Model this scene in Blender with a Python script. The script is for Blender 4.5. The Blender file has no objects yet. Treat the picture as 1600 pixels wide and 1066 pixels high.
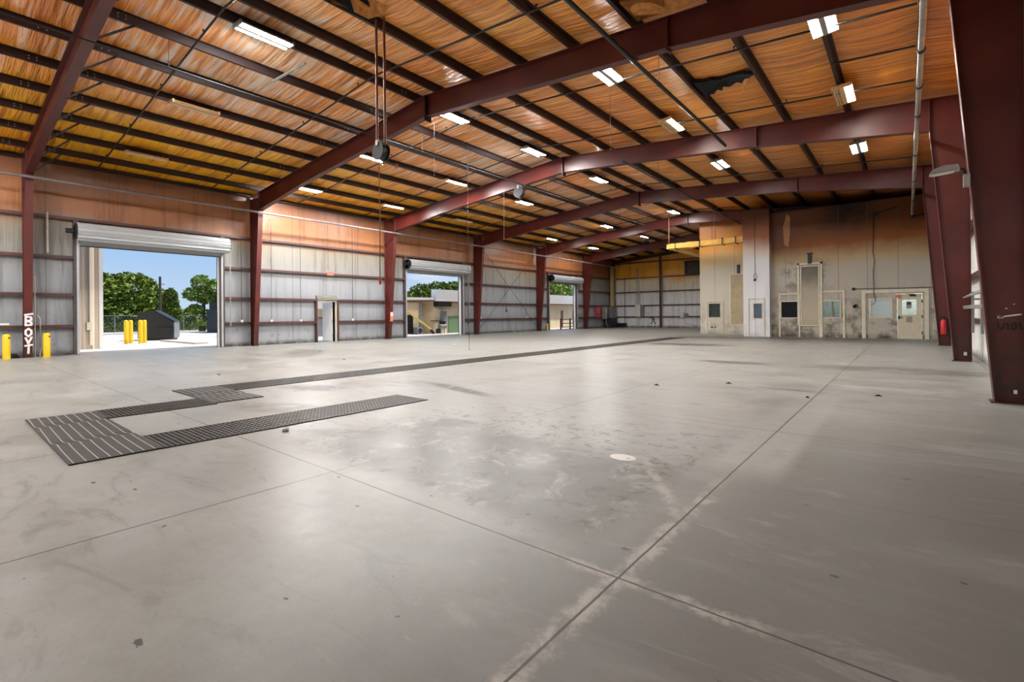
import bpy, bmesh, math, random
from math import sin, cos, pi, radians
from mathutils import Vector, Matrix, noise
random.seed(11)
SC = bpy.context.scene
COL = SC.collection

# ------------------------------------------------------------------ helpers
class MB:
    """collects shapes, builds ONE mesh object"""
    def __init__(s): s.v = []; s.f = []; s.sm = []
    def add(s, vs, fs, smooth=False):
        b = len(s.v); s.v += [tuple(v) for v in vs]
        for f in fs: s.f.append([b + i for i in f]); s.sm.append(smooth)
    def box(s, x0, x1, y0, y1, z0, z1):
        s.add([(x0,y0,z0),(x1,y0,z0),(x1,y1,z0),(x0,y1,z0),(x0,y0,z1),(x1,y0,z1),(x1,y1,z1),(x0,y1,z1)],
              [(0,3,2,1),(4,5,6,7),(0,1,5,4),(1,2,6,5),(2,3,7,6),(3,0,4,7)])
    def cbox(s, c, d): s.box(c[0]-d[0]/2,c[0]+d[0]/2,c[1]-d[1]/2,c[1]+d[1]/2,c[2]-d[2]/2,c[2]+d[2]/2)
    def prism(s, poly, axis, a, b):
        """extrude a 2-D polygon along axis (0 x: poly=(y,z); 1 y: poly=(x,z); 2 z: poly=(x,y))"""
        def P(u, w, t): return (t,u,w) if axis == 0 else ((u,t,w) if axis == 1 else (u,w,t))
        n = len(poly)
        vs = [P(u,w,a) for u,w in poly] + [P(u,w,b) for u,w in poly]
        fs = [tuple(range(n-1,-1,-1)), tuple(range(n,2*n))] + [(i,(i+1)%n,n+(i+1)%n,n+i) for i in range(n)]
        s.add(vs, fs)
    def bar(s, p, q, w, h, up=(0,0,1)):
        """rectangular bar from p to q, w across, h along up"""
        p = Vector(p); q = Vector(q); d = (q-p).normalized(); u = Vector(up)
        r = d.cross(u)
        if r.length < 1e-4: r = d.cross(Vector((1,0,0)))
        r.normalize(); u = r.cross(d).normalized()
        vs = [c + r*w/2*i + u*h/2*j for c in (p,q) for i,j in ((-1,-1),(1,-1),(1,1),(-1,1))]
        s.add(vs, [(3,2,1,0),(4,5,6,7),(0,1,5,4),(1,2,6,5),(2,3,7,6),(3,0,4,7)])
    def tube(s, pts, r, n=8, caps=True, smooth=True):
        pts = [Vector(p) for p in pts]; rings = []
        m = len(pts); up = Vector((0,0,1))
        for i,p in enumerate(pts):
            d = (pts[min(i+1,m-1)] - pts[max(i-1,0)]).normalized()
            a = d.cross(up)
            if a.length < 1e-3: a = d.cross(Vector((0,1,0)))
            a.normalize(); c = a.cross(d).normalized()
            rr = r[i] if isinstance(r,(list,tuple)) else r
            rings.append([p + (a*cos(2*pi*k/n) + c*sin(2*pi*k/n))*rr for k in range(n)])
        vs = [v for g in rings for v in g]
        fs = [(i*n+k, i*n+(k+1)%n, (i+1)*n+(k+1)%n, (i+1)*n+k) for i in range(m-1) for k in range(n)]
        s.add(vs, fs, smooth)
        if caps: s.add(rings[0], [tuple(range(n-1,-1,-1))]); s.add(rings[-1], [tuple(range(n))])
    def quad(s, a, b, c, d): s.add([a,b,c,d], [(0,1,2,3)])
    def build(s, name, mat, parent=None, **kw):
        me = bpy.data.meshes.new(name)
        me.from_pydata([tuple(v) for v in s.v], [], s.f); me.update()
        me.polygons.foreach_set('use_smooth', s.sm)
        if mat: me.materials.append(mat)
        o = bpy.data.objects.new(name, me); COL.objects.link(o)
        if parent:
            o.parent = parent
            o.matrix_parent_inverse = Matrix.Translation(-Vector(parent.location)) if parent.location.length else Matrix()
        tag(o, **kw); return o

def tag(o, label=None, cat=None, group=None, kind=None):
    if label: o['label'] = label
    if cat: o['category'] = cat
    if group: o['group'] = group
    if kind: o['kind'] = kind
    return o
def empty(name, loc, label, cat, group=None, kind=None):
    o = bpy.data.objects.new(name, None); o.empty_display_size = .2; COL.objects.link(o); o.location = loc
    return tag(o, label, cat, group, kind)
def struct(mb, name, mat, label=None, parent=None):
    return mb.build(name, mat, parent, label=label, kind='structure')
ORD = ['first','second','third','fourth','fifth','sixth','seventh','eighth','ninth','tenth','eleventh','twelfth','thirteenth','fourteenth','fifteenth','sixteenth']

# ------------------------------------------------------------------ materials
def L(r, g, b):
    f = lambda c: (c/255/12.92) if c <= 10 else ((c/255+.055)/1.055)**2.4
    return (f(r), f(g), f(b), 1)
class NT:
    def __init__(s, name):
        s.m = bpy.data.materials.new(name); s.m.use_nodes = True
        s.t = s.m.node_tree; s.n = s.t.nodes; s.b = s.n['Principled BSDF']
        s.pos = s.n.new('ShaderNodeNewGeometry').outputs['Position']
    def l(s, a, b): s.t.links.new(a, b)
    def sep(s, v=None):
        n = s.n.new('ShaderNodeSeparateXYZ'); s.l(v or s.pos, n.inputs[0]); return n.outputs
    def math(s, op, a, b=None, c=None, clamp=False):
        n = s.n.new('ShaderNodeMath'); n.operation = op; n.use_clamp = clamp
        for i,x in enumerate((a,b,c)):
            if x is None: continue
            if isinstance(x,(int,float)): n.inputs[i].default_value = x
            else: s.l(x, n.inputs[i])
        return n.outputs[0]
    def scale(s, sx, sy, sz, v=None):
        n = s.n.new('ShaderNodeMapping'); n.inputs['Scale'].default_value = (sx,sy,sz); s.l(v or s.pos, n.inputs[0]); return n.outputs[0]
    def noise(s, sc, detail=4, rough=.55, v=None, dist=0):
        n = s.n.new('ShaderNodeTexNoise'); n.inputs['Scale'].default_value = sc; n.inputs['Detail'].default_value = detail
        n.inputs['Roughness'].default_value = rough; n.inputs['Distortion'].default_value = dist
        s.l(v or s.pos, n.inputs['Vector']); return n.outputs[0]
    def ramp(s, fac, stops, interp='LINEAR'):
        n = s.n.new('ShaderNodeValToRGB'); e = n.color_ramp.elements; n.color_ramp.interpolation = interp
        while len(e) < len(stops): e.new(.5)
        for k,(p,c) in enumerate(stops):
            e[k].position = p; e[k].color = c if len(c) == 4 else (*c,1)
        s.l(fac, n.inputs[0]); return n.outputs[0]
    def mr(s, v, a, b, c=0, d=1, smooth=True):
        n = s.n.new('ShaderNodeMapRange'); n.interpolation_type = 'SMOOTHSTEP' if smooth else 'LINEAR'
        for i,x in enumerate((a,b,c,d)): n.inputs[i+1].default_value = x
        s.l(v, n.inputs[0]); return n.outputs[0]
    def mix(s, f, a, b, mode='MIX'):
        n = s.n.new('ShaderNodeMix'); n.data_type = 'RGBA'; n.blend_type = mode
        for sock,x in ((n.inputs[0],f),(n.inputs[6],a),(n.inputs[7],b)):
            if isinstance(x,(int,float)): sock.default_value = x
            elif isinstance(x,tuple): sock.default_value = x
            else: s.l(x, sock)
        return n.outputs[2]
    def bump(s, h, strength=.3, dist=.02, normal=None):
        n = s.n.new('ShaderNodeBump'); n.inputs['Strength'].default_value = strength; n.inputs['Distance'].default_value = dist
        s.l(h, n.inputs['Height'])
        if normal is not None: s.l(normal, n.inputs['Normal'])
        return n.outputs[0]
    def set(s, color=None, rough=None, metal=None, normal=None, spec=None, emit=None, estr=None):
        for k,x in (('Base Color',color),('Roughness',rough),('Metallic',metal),('Normal',normal),('Specular IOR Level',spec),('Emission Color',emit),('Emission Strength',estr)):
            if x is None: continue
            if isinstance(x,(int,float,tuple)): s.b.inputs[k].default_value = x
            else: s.l(x, s.b.inputs[k])
        return s.m
def simple(name, rgb, rough=.5, metal=0, var=.25, sc=6, spec=.5):
    t = NT(name); c = L(*rgb)
    n = t.noise(sc, 5, .6)
    d = tuple(x*(1-var) for x in c[:3])+(1,); u = tuple(min(1,x*(1+var*.6)) for x in c[:3])+(1,)
    return t.set(t.ramp(n, [(.3,d),(.7,u)]), rough, metal, spec=spec)
def emis(name, rgb, strength):
    t = NT(name); return t.set((0,0,0,1), .5, 0, emit=(*rgb,1), estr=strength)

M = {}
def red_steel(name, a, b, rough):
    t = NT(name)
    n = t.noise(1.3, 6, .62); n2 = t.noise(9, 4, .6)
    c = t.ramp(n, [(.3,L(*a)),(.7,L(*b))])
    c = t.mix(t.mr(n2,.62,.8,0,.5), c, L(60,34,28))
    z = t.sep()[2]
    c = t.mix(t.math('MULTIPLY', t.mr(z, 1.6, .1), t.mr(n2,.35,.7,.2,.85)), c, L(40,30,26))
    return t.set(c, rough, 0, t.bump(n2,.08,.01))
M['red'] = red_steel('red_primer_steel', (70,23,18), (90,31,25), .42)
M['purlin'] = red_steel('dark_purlin_steel', (38,18,16), (50,24,20), .5)
M['girt'] = red_steel('girt_steel', (66,38,35), (84,50,46), .5)
M['black_pipe'] = simple('black_iron_pipe', (28,26,25), .4, .2)
M['grey_pipe'] = simple('galvanized_pipe', (176,174,168), .35, .6)
M['rust_pipe'] = simple('brown_rusty_pipe', (112,64,44), .5, .2)
M['white_metal'] = simple('white_enamel', (222,220,214), .4, 0, .04, 1)
M['beige_metal'] = simple('beige_enamel', (206,196,172), .5, 0, .1)
M['dirty_frame'] = simple('smoke_stained_trim', (216,208,186), .5, 0, .14, 3)
M['galv'] = simple('galvanized_sheet', (176,178,180), .42, .35, .05, 1.5)
M['dark_metal'] = simple('dark_metal', (42,42,44), .45, .4)
M['black'] = simple('black_plastic', (22,22,24), .45, 0)
M['yellow'] = simple('yellow_paint', (232,190,24), .45, 0, .1)
M['red_paint'] = simple('red_paint', (190,36,40), .4, 0, .1)
M['pink_red'] = simple('sun_faded_red', (225,120,100), .5, 0, .15)
M['white_paint'] = simple('white_spray_paint', (226,222,222), .6, 0, .1, 12)
M['black_paint'] = simple('black_spray_paint', (20,15,14), .5, 0, .2)
M['soot'] = simple('charred_batt', (12,11,11), .9, 0, .5, 12)
M['conduit'] = simple('painted_conduit', (196,186,172), .45, .1)
M['grey_box'] = simple('grey_electrical_enamel', (128,130,128), .45, .1)
M['reflector'] = simple('lamp_reflector', (150,146,138), .4, .2, .05)
M['tan_reflector'] = simple('smoke_stained_reflector', (226,186,136), .35, .2, .15)
M['tube_on'] = {0:emis('bright_fluorescent_tube', (.97,.97,.97), 400),1:emis('bright_fluorescent_tube_b', (.97,.97,.97), 520),2:emis('lit_fluorescent_tube', (.97,.97,.96), 250),3:emis('old_fluorescent_tube', (.97,.97,.96), 130),4:emis('old_fluorescent_tube_b', (.97,.97,.96), 100),5:emis('far_fluorescent_tube', (.97,.97,.96), 150)}
M['tube_off'] = simple('unlit_tube', (226,206,170), .3, 0, .05)
M['glass_dark'] = NT('dark_window_glass').set((.03,.035,.045,1), .06, 0, spec=.8)

def liner(name, axis, top=1.0, low=(142,144,148), mid=(130,122,107), hi=(200,138,72), hi2=(120,72,42), z0=3.6, z1=5.1, z2=6.2, blot=1.0):
    """vinyl-faced wall insulation: grey white, smoke-browned towards the roof, vertical pleats"""
    t = NT(name); X,Y,Z = t.sep(); u = Y if axis == 0 else X
    sc = (1,1,1)
    nz = t.noise(.35, 5, .6); nf = t.noise(3.5, 5, .65)
    zz = t.math('ADD', Z, t.math('MULTIPLY', t.math('SUBTRACT', nz, .5), 1.6))
    zz = t.math('DIVIDE', zz, 8.0)
    c = t.ramp(zz, [(.0,L(*low)),(z0/8-.08,L(*low)),(z1/8-.04,L(*mid)),(z1/8+.03,L(*hi)),(z2/8,L(*hi)),(.95,L(*hi2))])
    streak = t.noise(1.0, 6, .7, t.scale(*((1,2.6,.22) if axis == 0 else (2.6,1,.22))))
    c = t.mix(t.mr(streak,.48,.75,0,.6), c, L(120,114,108), 'MULTIPLY')
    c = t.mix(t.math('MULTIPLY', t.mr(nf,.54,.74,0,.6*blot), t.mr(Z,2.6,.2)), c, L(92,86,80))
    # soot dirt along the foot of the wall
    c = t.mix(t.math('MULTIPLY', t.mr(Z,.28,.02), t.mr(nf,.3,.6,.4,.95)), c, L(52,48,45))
    # panel seams
    fr = t.math('FRACT', t.math('DIVIDE', u, 1.83))
    seam = t.math('LESS_THAN', t.math('ABSOLUTE', t.math('SUBTRACT', fr, .5)), .008)
    c = t.mix(t.math('MULTIPLY', seam, .55), c, L(70,60,54))
    pl = t.noise(1.0, 4, .6, t.scale(*((1,7,.35) if axis == 0 else (7,1,.35))))
    return t.set(c, t.ramp(nz,[(.3,(.32,)*3),(.7,(.5,)*3)]), 0, t.bump(pl,.35,.05), .45)
M['liner_left'] = liner('smoke_stained_wall_liner', 0, hi=(152,98,60), hi2=(84,52,38))
M['liner_end'] = liner('end_wall_liner', 1, low=(232,234,238), mid=(232,220,190), hi=(240,176,62), hi2=(214,150,50), z0=3.6, z1=5.0, z2=6.6)
M['liner_right'] = liner('side_wall_liner', 0, low=(230,228,222), blot=1.4)
def booth_mat(name, low, mid, hi, hi2, zb, zt, soot=False, x0=0, dirt=1.0):
    t = NT(name); X,Y,Z = t.sep()
    nz = t.noise(.5, 5, .6); nf = t.noise(2.2, 6, .65)
    zz = t.math('DIVIDE', t.math('ADD', Z, t.math('MULTIPLY', t.math('SUBTRACT', nz, .5), 1.1)), 8.0)
    c = t.ramp(zz, [(0,L(*low)),((zb-.5)/8,L(*low)),(zb/8,L(*mid)),((zb*.62+zt*.38)/8,L(*hi)),(zt/8,L(*hi2))])
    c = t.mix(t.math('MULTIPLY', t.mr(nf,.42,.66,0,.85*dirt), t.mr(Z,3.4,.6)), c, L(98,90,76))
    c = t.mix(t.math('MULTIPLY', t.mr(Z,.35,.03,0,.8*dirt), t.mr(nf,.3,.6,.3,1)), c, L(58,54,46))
    if soot:
        d = t.math('ABSOLUTE', t.math('SUBTRACT', X, -2.35))
        k = t.math('MULTIPLY', t.mr(d,1.9,.1), t.mr(Z,4.9,6.9))
        c = t.mix(t.math('MULTIPLY', k, t.mr(nf,.25,.6,.55,1)), c, L(24,17,13))
        c = t.mix(t.math('MULTIPLY', t.mr(X,-3.4,-5.8,0,.6), t.mr(Z,3.6,5.4)), c, L(92,62,44))
        d2 = t.math('ABSOLUTE', t.math('SUBTRACT', X, -4.3))
        c = t.mix(t.math('MULTIPLY', t.math('MULTIPLY', t.mr(d2,1.5,.6), t.math('MULTIPLY', t.mr(Z,2.2,3.0), t.mr(Z,4.6,3.8))), t.mr(nf,.42,.62,0,.75)), c, L(92,86,74))
    fr = t.math('FRACT', t.math('DIVIDE', t.math('SUBTRACT', X, x0), 1.235))
    seam = t.math('LESS_THAN', t.math('ABSOLUTE', t.math('SUBTRACT', fr, .5)), .011)
    c = t.mix(t.math('MULTIPLY', seam, .55), c, L(96,78,58))
    return t.set(c, .5, 0, t.bump(nf,.05,.01), .35)
M['booth'] = booth_mat('office_wall_sheet', (182,176,162), (184,160,118), (142,80,22), (96,54,20), 4.3, 6.2, True, -5.86)
M['booth_far'] = booth_mat('far_office_wall_sheet', (200,195,178), (206,188,148), (206,146,66), (150,92,46), 4.7, 7.2, False, -10.5, .35)
M['booth_pale'] = booth_mat('pale_office_wall_sheet', (226,227,230), (222,206,190), (160,100,66), (92,58,42), 4.9, 6.9, False, -6.1, .15)

def insul():
    t = NT('smoke_stained_roof_insulation'); X,Y,Z = t.sep()
    big = t.noise(.22, 4, .55); med = t.noise(1.0, 5, .6, t.scale(.5,1.6,1))
    wr = t.noise(1.0, 4, .55, t.scale(.5,9.5,.2), dist=.3)
    wr2 = t.noise(1.0, 3, .5, t.scale(.3,2.0,.2), dist=.6)
    side = t.mr(t.math('ADD', X, t.math('MULTIPLY', t.math('SUBTRACT', big,.5), 7)), -21.5,-16.0)
    c = t.ramp(t.math('ADD', t.math('MULTIPLY', big,.6), t.math('MULTIPLY', med,.4)), [(.32,L(226,126,30)),(.47,L(252,160,50)),(.6,L(254,184,88)),(.72,L(242,144,40))])
    yel = t.ramp(med, [(.3,L(253,170,16)),(.7,L(255,196,30))])
    c = t.mix(side, yel, c)
    # pale sheen of reflected daylight painted into the facing colour, mid bays
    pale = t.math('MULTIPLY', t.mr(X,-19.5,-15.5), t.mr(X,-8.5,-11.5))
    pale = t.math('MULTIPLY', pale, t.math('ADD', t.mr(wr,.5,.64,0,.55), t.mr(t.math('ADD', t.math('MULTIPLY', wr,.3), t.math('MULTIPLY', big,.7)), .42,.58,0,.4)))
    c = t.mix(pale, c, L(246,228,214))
    right = t.mr(X,-6.5,-3)
    c = t.mix(t.math('MULTIPLY', right,.9), c, t.ramp(med,[(.3,L(216,118,14)),(.7,L(246,158,30))]))
    # smoke darkening at the far bays of the burnt side
    far = t.math('MULTIPLY', t.mr(Y,19,27), t.mr(X,-9,-4))
    c = t.mix(t.math('MULTIPLY', far, t.mr(big,.3,.7,.35,.85)), c, L(110,56,34))
    c = t.mix(t.mr(wr,.48,.36,0,.6), c, L(172,88,26)); c = t.mix(t.mr(wr2,.5,.7,0,.3), c, L(176,96,34))  # dark half of the gloss streaks, painted brown along the creases
    h = t.math('ADD', t.math('MULTIPLY', wr, .6), t.math('MULTIPLY', wr2, .9))
    return t.set(c, t.ramp(wr2,[(.3,(.3,)*3),(.7,(.45,)*3)]), 0, t.bump(h,1.0,.16), .5)
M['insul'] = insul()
b_ = M['insul'].node_tree.nodes['Principled BSDF']; b_.inputs['Coat Weight'].default_value = .75; b_.inputs['Coat IOR'].default_value = 1.65; b_.inputs['Coat Roughness'].default_value = .26
M['insul'].node_tree.links.new(b_.inputs['Normal'].links[0].from_socket, b_.inputs['Coat Normal'])
M['insul_flap'] = simple('torn_insulation_facing', (206,134,54), .35, 0, .45, 9)

# floor ------------------------------------------------------------
JX = [-1.128-2.672*k for k in range(9)] + [1.40]
JY = [2.19+3.817*k for k in range(-2,12)]
def floor_mat():
    t = NT('stained_polished_concrete'); X,Y,Z = t.sep()
    big = t.noise(.16, 5, .6); med = t.noise(.9, 6, .62); fine = t.noise(7, 5, .65)
    sw = t.noise(1.0, 5, .6, t.scale(.35,1.3,1), dist=.8)
    c = t.ramp(med, [(.3,L(136,136,130)),(.7,L(157,157,151))])
    c = t.mix(t.mr(fine,.35,.75,0,.35), c, L(128,126,122))
    # unpolished slabs towards the side wall, their weaker gloss also painted in as darkening
    dull = t.math('MULTIPLY', t.mr(t.math('ADD', X, t.math('MULTIPLY', Y, -.25)),-3.6,-1.0), t.mr(Y, 12,4.0))
    c = t.mix(t.math('MULTIPLY', dull,.9), c, L(88,83,76))
    c = t.mix(t.mr(sw,.5,.8,0,.4), c, L(172,172,170))
    c = t.mix(t.mr(big,.5,.75,0,.3), c, L(106,104,100))
    scf = t.noise(1.0, 8, .7, t.scale(.9,2.6,1), dist=1.5)
    c = t.mix(t.mr(scf,.52,.68,0,.5), c, L(104,101,96)); c = t.mix(t.mr(scf,.44,.3,0,.16), c, L(178,177,174))
    def ell(cx, cy, rx, ry, ang=0, soft=.5):
        dx = t.math('SUBTRACT', X, cx); dy = t.math('SUBTRACT', Y, cy); a = radians(ang)
        u = t.math('ADD', t.math('MULTIPLY', dx, cos(a)/rx), t.math('MULTIPLY', dy, sin(a)/rx))
        v = t.math('ADD', t.math('MULTIPLY', dx, -sin(a)/ry), t.math('MULTIPLY', dy, cos(a)/ry))
        r = t.math('SQRT', t.math('ADD', t.math('MULTIPLY', u,u), t.math('MULTIPLY', v,v)))
        return r, t.mr(r, 1, 1-soft)
    def stain(c, cx, cy, rx, ry, ang, rgb, amt, lo=.4, hi=.6, nz=med):
        r,m = ell(cx,cy,rx,ry,ang,.6)
        return t.mix(t.math('MULTIPLY', m, t.mr(nz,lo-.05,hi+.03,0,amt)), c, L(*rgb))
    # pale worn patch beside the long joint
    m = t.math('MULTIPLY', t.math('MULTIPLY', t.mr(X,-1.5,-1.25), t.mr(X,-.72,-.86)), t.math('MULTIPLY', t.mr(Y,4.0,4.7), t.mr(Y,9.3,8.8)))
    c = t.mix(t.math('MULTIPLY', m, t.mr(fine,.2,.6,.35,.75)), c, L(160,160,154))
    streak = t.noise(2.6, 8, .72, dist=1.0)
    for s in ((-8.6,4.6,1.0,.45,20,(66,63,57),0.72), (-4.7,3.1,1.2,.28,25,(61,59,50),0.81), (-3.7,3.0,.8,.25,15,(64,61,53),0.81), (-3.2,3.9,.55,.3,0,(57,54,47),0.81),
              (-4.4,4.1,.5,.3,10,(53,50,43),0.81), (-6.3,6.1,1.4,.22,-14,(43,40,33),0.85), (-2.1,2.72,.28,.14,0,(50,46,39),0.85), (-2.2,3.5,.7,.16,50,(60,56,48),0.72),
              (-1.75,3.8,.25,.1,0,(50,47,41),0.81), (-3.7,13.9,1.3,.5,0,(61,64,50),0.72), (-7.5,21,2.5,1.2,0,(50,48,43),0.77), (-5,28.5,6.5,1.3,4,(44,43,37),0.85),
              (-8.2,31.3,3,.8,4,(47,44,40),0.81), (-17.5,9,3,1.0,-30,(86,84,80),0.54), (-1.5,9.4,.7,.12,0,(108,109,92),0.81), (-.1,14,3.0,1.0,0,(84,80,74),0.54),
              (-7.0,3.3,1.3,.5,20,(86,83,76),0.63), (-9.6,8,.3,1.8,4,(69,66,60),0.63), (-7.1,1.0,1.7,.16,0,(86,83,77),0.72)):
        c = stain(c,*s[:6],min(1,s[6]*1.15), lo=.34, hi=.52, nz=streak)
    dx_ = t.math('MULTIPLY', t.mr(X,-5.6,-4.4), t.mr(X,-1.25,-1.6)); dy_ = t.math('MULTIPLY', t.mr(Y,2.25,2.6), t.mr(Y,4.6,3.7))
    dm = t.math('MULTIPLY', t.math('MULTIPLY', dx_, dy_), t.mr(streak,.36,.5))
    c = t.mix(t.math('MULTIPLY', dm,.85), c, L(84,79,68))
    sp = t.noise(5.5, 7, .75, dist=.6)
    c = t.mix(t.math('MULTIPLY', t.math('MULTIPLY', dx_, t.math('MULTIPLY', t.mr(Y,2.2,2.5), t.mr(Y,6.2,4.5))), t.mr(sp,.53,.61,0,.85)), c, L(58,52,42))
    c = t.mix(t.math('MULTIPLY', t.math('MULTIPLY', t.mr(Y,24,28), t.mr(Y,31,29.5)), t.math('MULTIPLY', t.mr(X,-12,-9), t.mr(streak,.38,.56,0,.8))), c, L(54,51,46))
    # tyre sweeps
    for cx,cy,R,w,rgb in ((.2,15.2,1.5,.07,(186,182,176)),(-.2,12.6,2.2,.05,(180,176,170)),(1.9,10.4,1.4,.08,(186,182,176))):
        r,_ = ell(cx,cy,R,R); b = t.mr(t.math('ABSOLUTE', t.math('SUBTRACT', r, 1)), w, w*.3)
        c = t.mix(t.math('MULTIPLY', b, t.mr(med,.4,.65,0,.4)), c, L(*rgb))
    # efflorescence beside the joints
    jag = t.math('MULTIPLY', t.math('SUBTRACT', t.noise(7,6,.75), .5), .2)
    def band(coord, v, w0, w1):
        return t.mr(t.math('ADD', t.math('ABSOLUTE', t.math('SUBTRACT', coord, v)), jag), w1, w0)
    b1 = t.math('MULTIPLY', band(X,JX[0],.015,.085), t.mr(Y,4.4,3.3))
    b2 = t.math('MULTIPLY', band(Y,2.19,.01,.07), t.math('MULTIPLY', t.mr(X,-1.75,-1.3), t.mr(X,-.25,-.7)))
    dxy = t.math('ADD', t.math('MULTIPLY', X, .83), t.math('MULTIPLY', Y, .56))
    b3 = t.math('MULTIPLY', band(dxy, -1.12*.83+3.05*.56, .0,.07), t.math('MULTIPLY', t.mr(X,-2.1,-1.9), t.math('LESS_THAN', X, -1.1)))
    bb = t.math('MAXIMUM', t.math('MAXIMUM', b1, b2), b3)
    c = t.mix(t.math('MULTIPLY', bb, t.mr(t.noise(5,7,.75,dist=.5),.38,.58,.15,.9)), c, L(164,158,148))
    # round white patch
    r,m = ell(-2.04,4.08,.13,.1,0,.12); c = t.mix(m, c, L(212,208,198))
    # sawn joints
    wob = t.math('MULTIPLY', t.math('SUBTRACT', t.noise(3,3,.6), .5), .012)
    jm = None
    for ax,lst,w in ((X,JX,.0068),(Y,JY,.0062)):
        for v in lst:
            d = t.math('ABSOLUTE', t.math('SUBTRACT', t.math('ADD', ax, wob), v))
            k = t.math('LESS_THAN', d, w)
            jm = k if jm is None else t.math('MAXIMUM', jm, k)
    c = t.mix(t.math('MULTIPLY', jm, t.mr(med,.25,.5,.6,.95)), c, L(46,40,36))
    # fine crack running across
    d = t.math('ABSOLUTE', t.math('ADD', t.math('SUBTRACT', t.math('ADD', Y, t.math('MULTIPLY', X, -.07)), 4.1), t.math('MULTIPLY', t.math('SUBTRACT', t.noise(1.6,4,.6),.5), .25)))
    c = t.mix(t.math('MULTIPLY', t.math('LESS_THAN', d, .006), t.mr(X,-.9,-.5,0,.6)), c, L(70,62,56))
    # chips and pits
    vo = t.n.new('ShaderNodeTexVoronoi'); vo.inputs['Scale'].default_value = 5.5; t.l(t.scale(.75,1.5,1), vo.inputs['Vector'])
    rnd = t.sep(vo.outputs['Color'])
    rad = t.mr(t.math('POWER', rnd[0], 2.6), 0,.8,-.02,.12,False)
    pit = t.math('LESS_THAN', t.math('ADD', vo.outputs['Distance'], t.math('MULTIPLY', t.math('SUBTRACT', t.noise(26,5,.75),.5), .42)), rad)
    pit = t.math('MULTIPLY', pit, t.math('GREATER_THAN', rnd[1], .3))
    pit = t.math('MULTIPLY', pit, t.mr(Y,9,4))
    c = t.mix(t.math('MULTIPLY', pit,.92), c, L(44,39,34))
    gr = t.noise(38,4,.7); c = t.mix(t.mr(gr,.55,.72,0,.22), c, L(70,66,60)); c = t.mix(t.mr(gr,.42,.28,0,.06), c, L(190,188,184))
    rr = t.ramp(t.math('ADD', t.math('MULTIPLY', sw,.5), t.math('MULTIPLY', med,.5)), [(.35,(.3,)*3),(.65,(.48,)*3)])
    rough = t.mix(t.math('MAXIMUM', t.math('MULTIPLY', dull,.8), bb), rr, (.55,.55,.55,1))
    h = t.math('SUBTRACT', t.math('MULTIPLY', fine,.2), t.math('ADD', t.math('MULTIPLY', jm,1.0), t.math('MULTIPLY', pit,.6)))
    return t.set(c, rough, 0, t.bump(h,.12,.02), .36)
M['floor'] = floor_mat()
M['outdoor_concrete'] = simple('sunlit_outdoor_concrete', (184,178,172), .8, 0, .12, .8)
M['grass'] = simple('rough_grass', (58,78,32), .9, 0, .4, 3)
M['siding'] = simple('cream_ribbed_siding', (222,208,190), .5, 0, .03, .6)
M['stucco'] = simple('cream_block_wall', (226,208,176), .7, 0, .12, 1.5)
M['white_roof'] = simple('white_metal_roof', (226,226,224), .5, 0, .04, 1)
M['brown_trim'] = simple('brown_trim', (120,78,58), .6, 0, .2)
M['green_paint'] = simple('green_painted_panel', (108,136,100), .6, 0, .12)
M['tan_chute'] = simple('tan_chute', (196,170,90), .5, 0, .15)
M['navy'] = simple('navy_steel', (22,32,50), .5, 0, .15)
M['dumpster'] = simple('dark_dumpster_steel', (36,39,41), .5, .1, .3, 2)
M['dumpster_front'] = simple('pale_dumpster_front', (126,130,134), .5, .1, .15, 3)
M['bark'] = simple('bark', (70,60,46), .9, 0, .3)
def leaf(name, a, b):
    t = NT(name); n = t.noise(1.6, 4, .6)
    m = t.set(t.ramp(n, [(.3,L(*a)),(.7,L(*b))]), .6, 0, spec=.25)
    return m
M['leaf_dark'] = leaf('dark_green_leaves', (48,70,22), (104,122,40))
M['leaf_mid'] = leaf('mid_green_leaves', (60,84,24), (130,146,52))
M['leaf_lit'] = leaf('bright_green_leaves', (76,104,36), (146,166,74))

# ------------------------------------------------------------------ dimensions (metres, camera above the origin)
XW, XE, RX = -24.35, 1.53, -11.41
YB, YF = -5.5, 47.0
BAY = 7.634
FY = [2.225+BAY*k for k in range(6)]
def zt(x): return 8.15-.0833*abs(x-RX)
IN = .205

# ------------------------------------------------------------------ shell
m = MB(); m.box(XW-.25,XE+.25,YB-.25,YF+.25,-.25,0); struct(m,'floor',M['floor'],'grey stained polished concrete floor with sawn joints')

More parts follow.
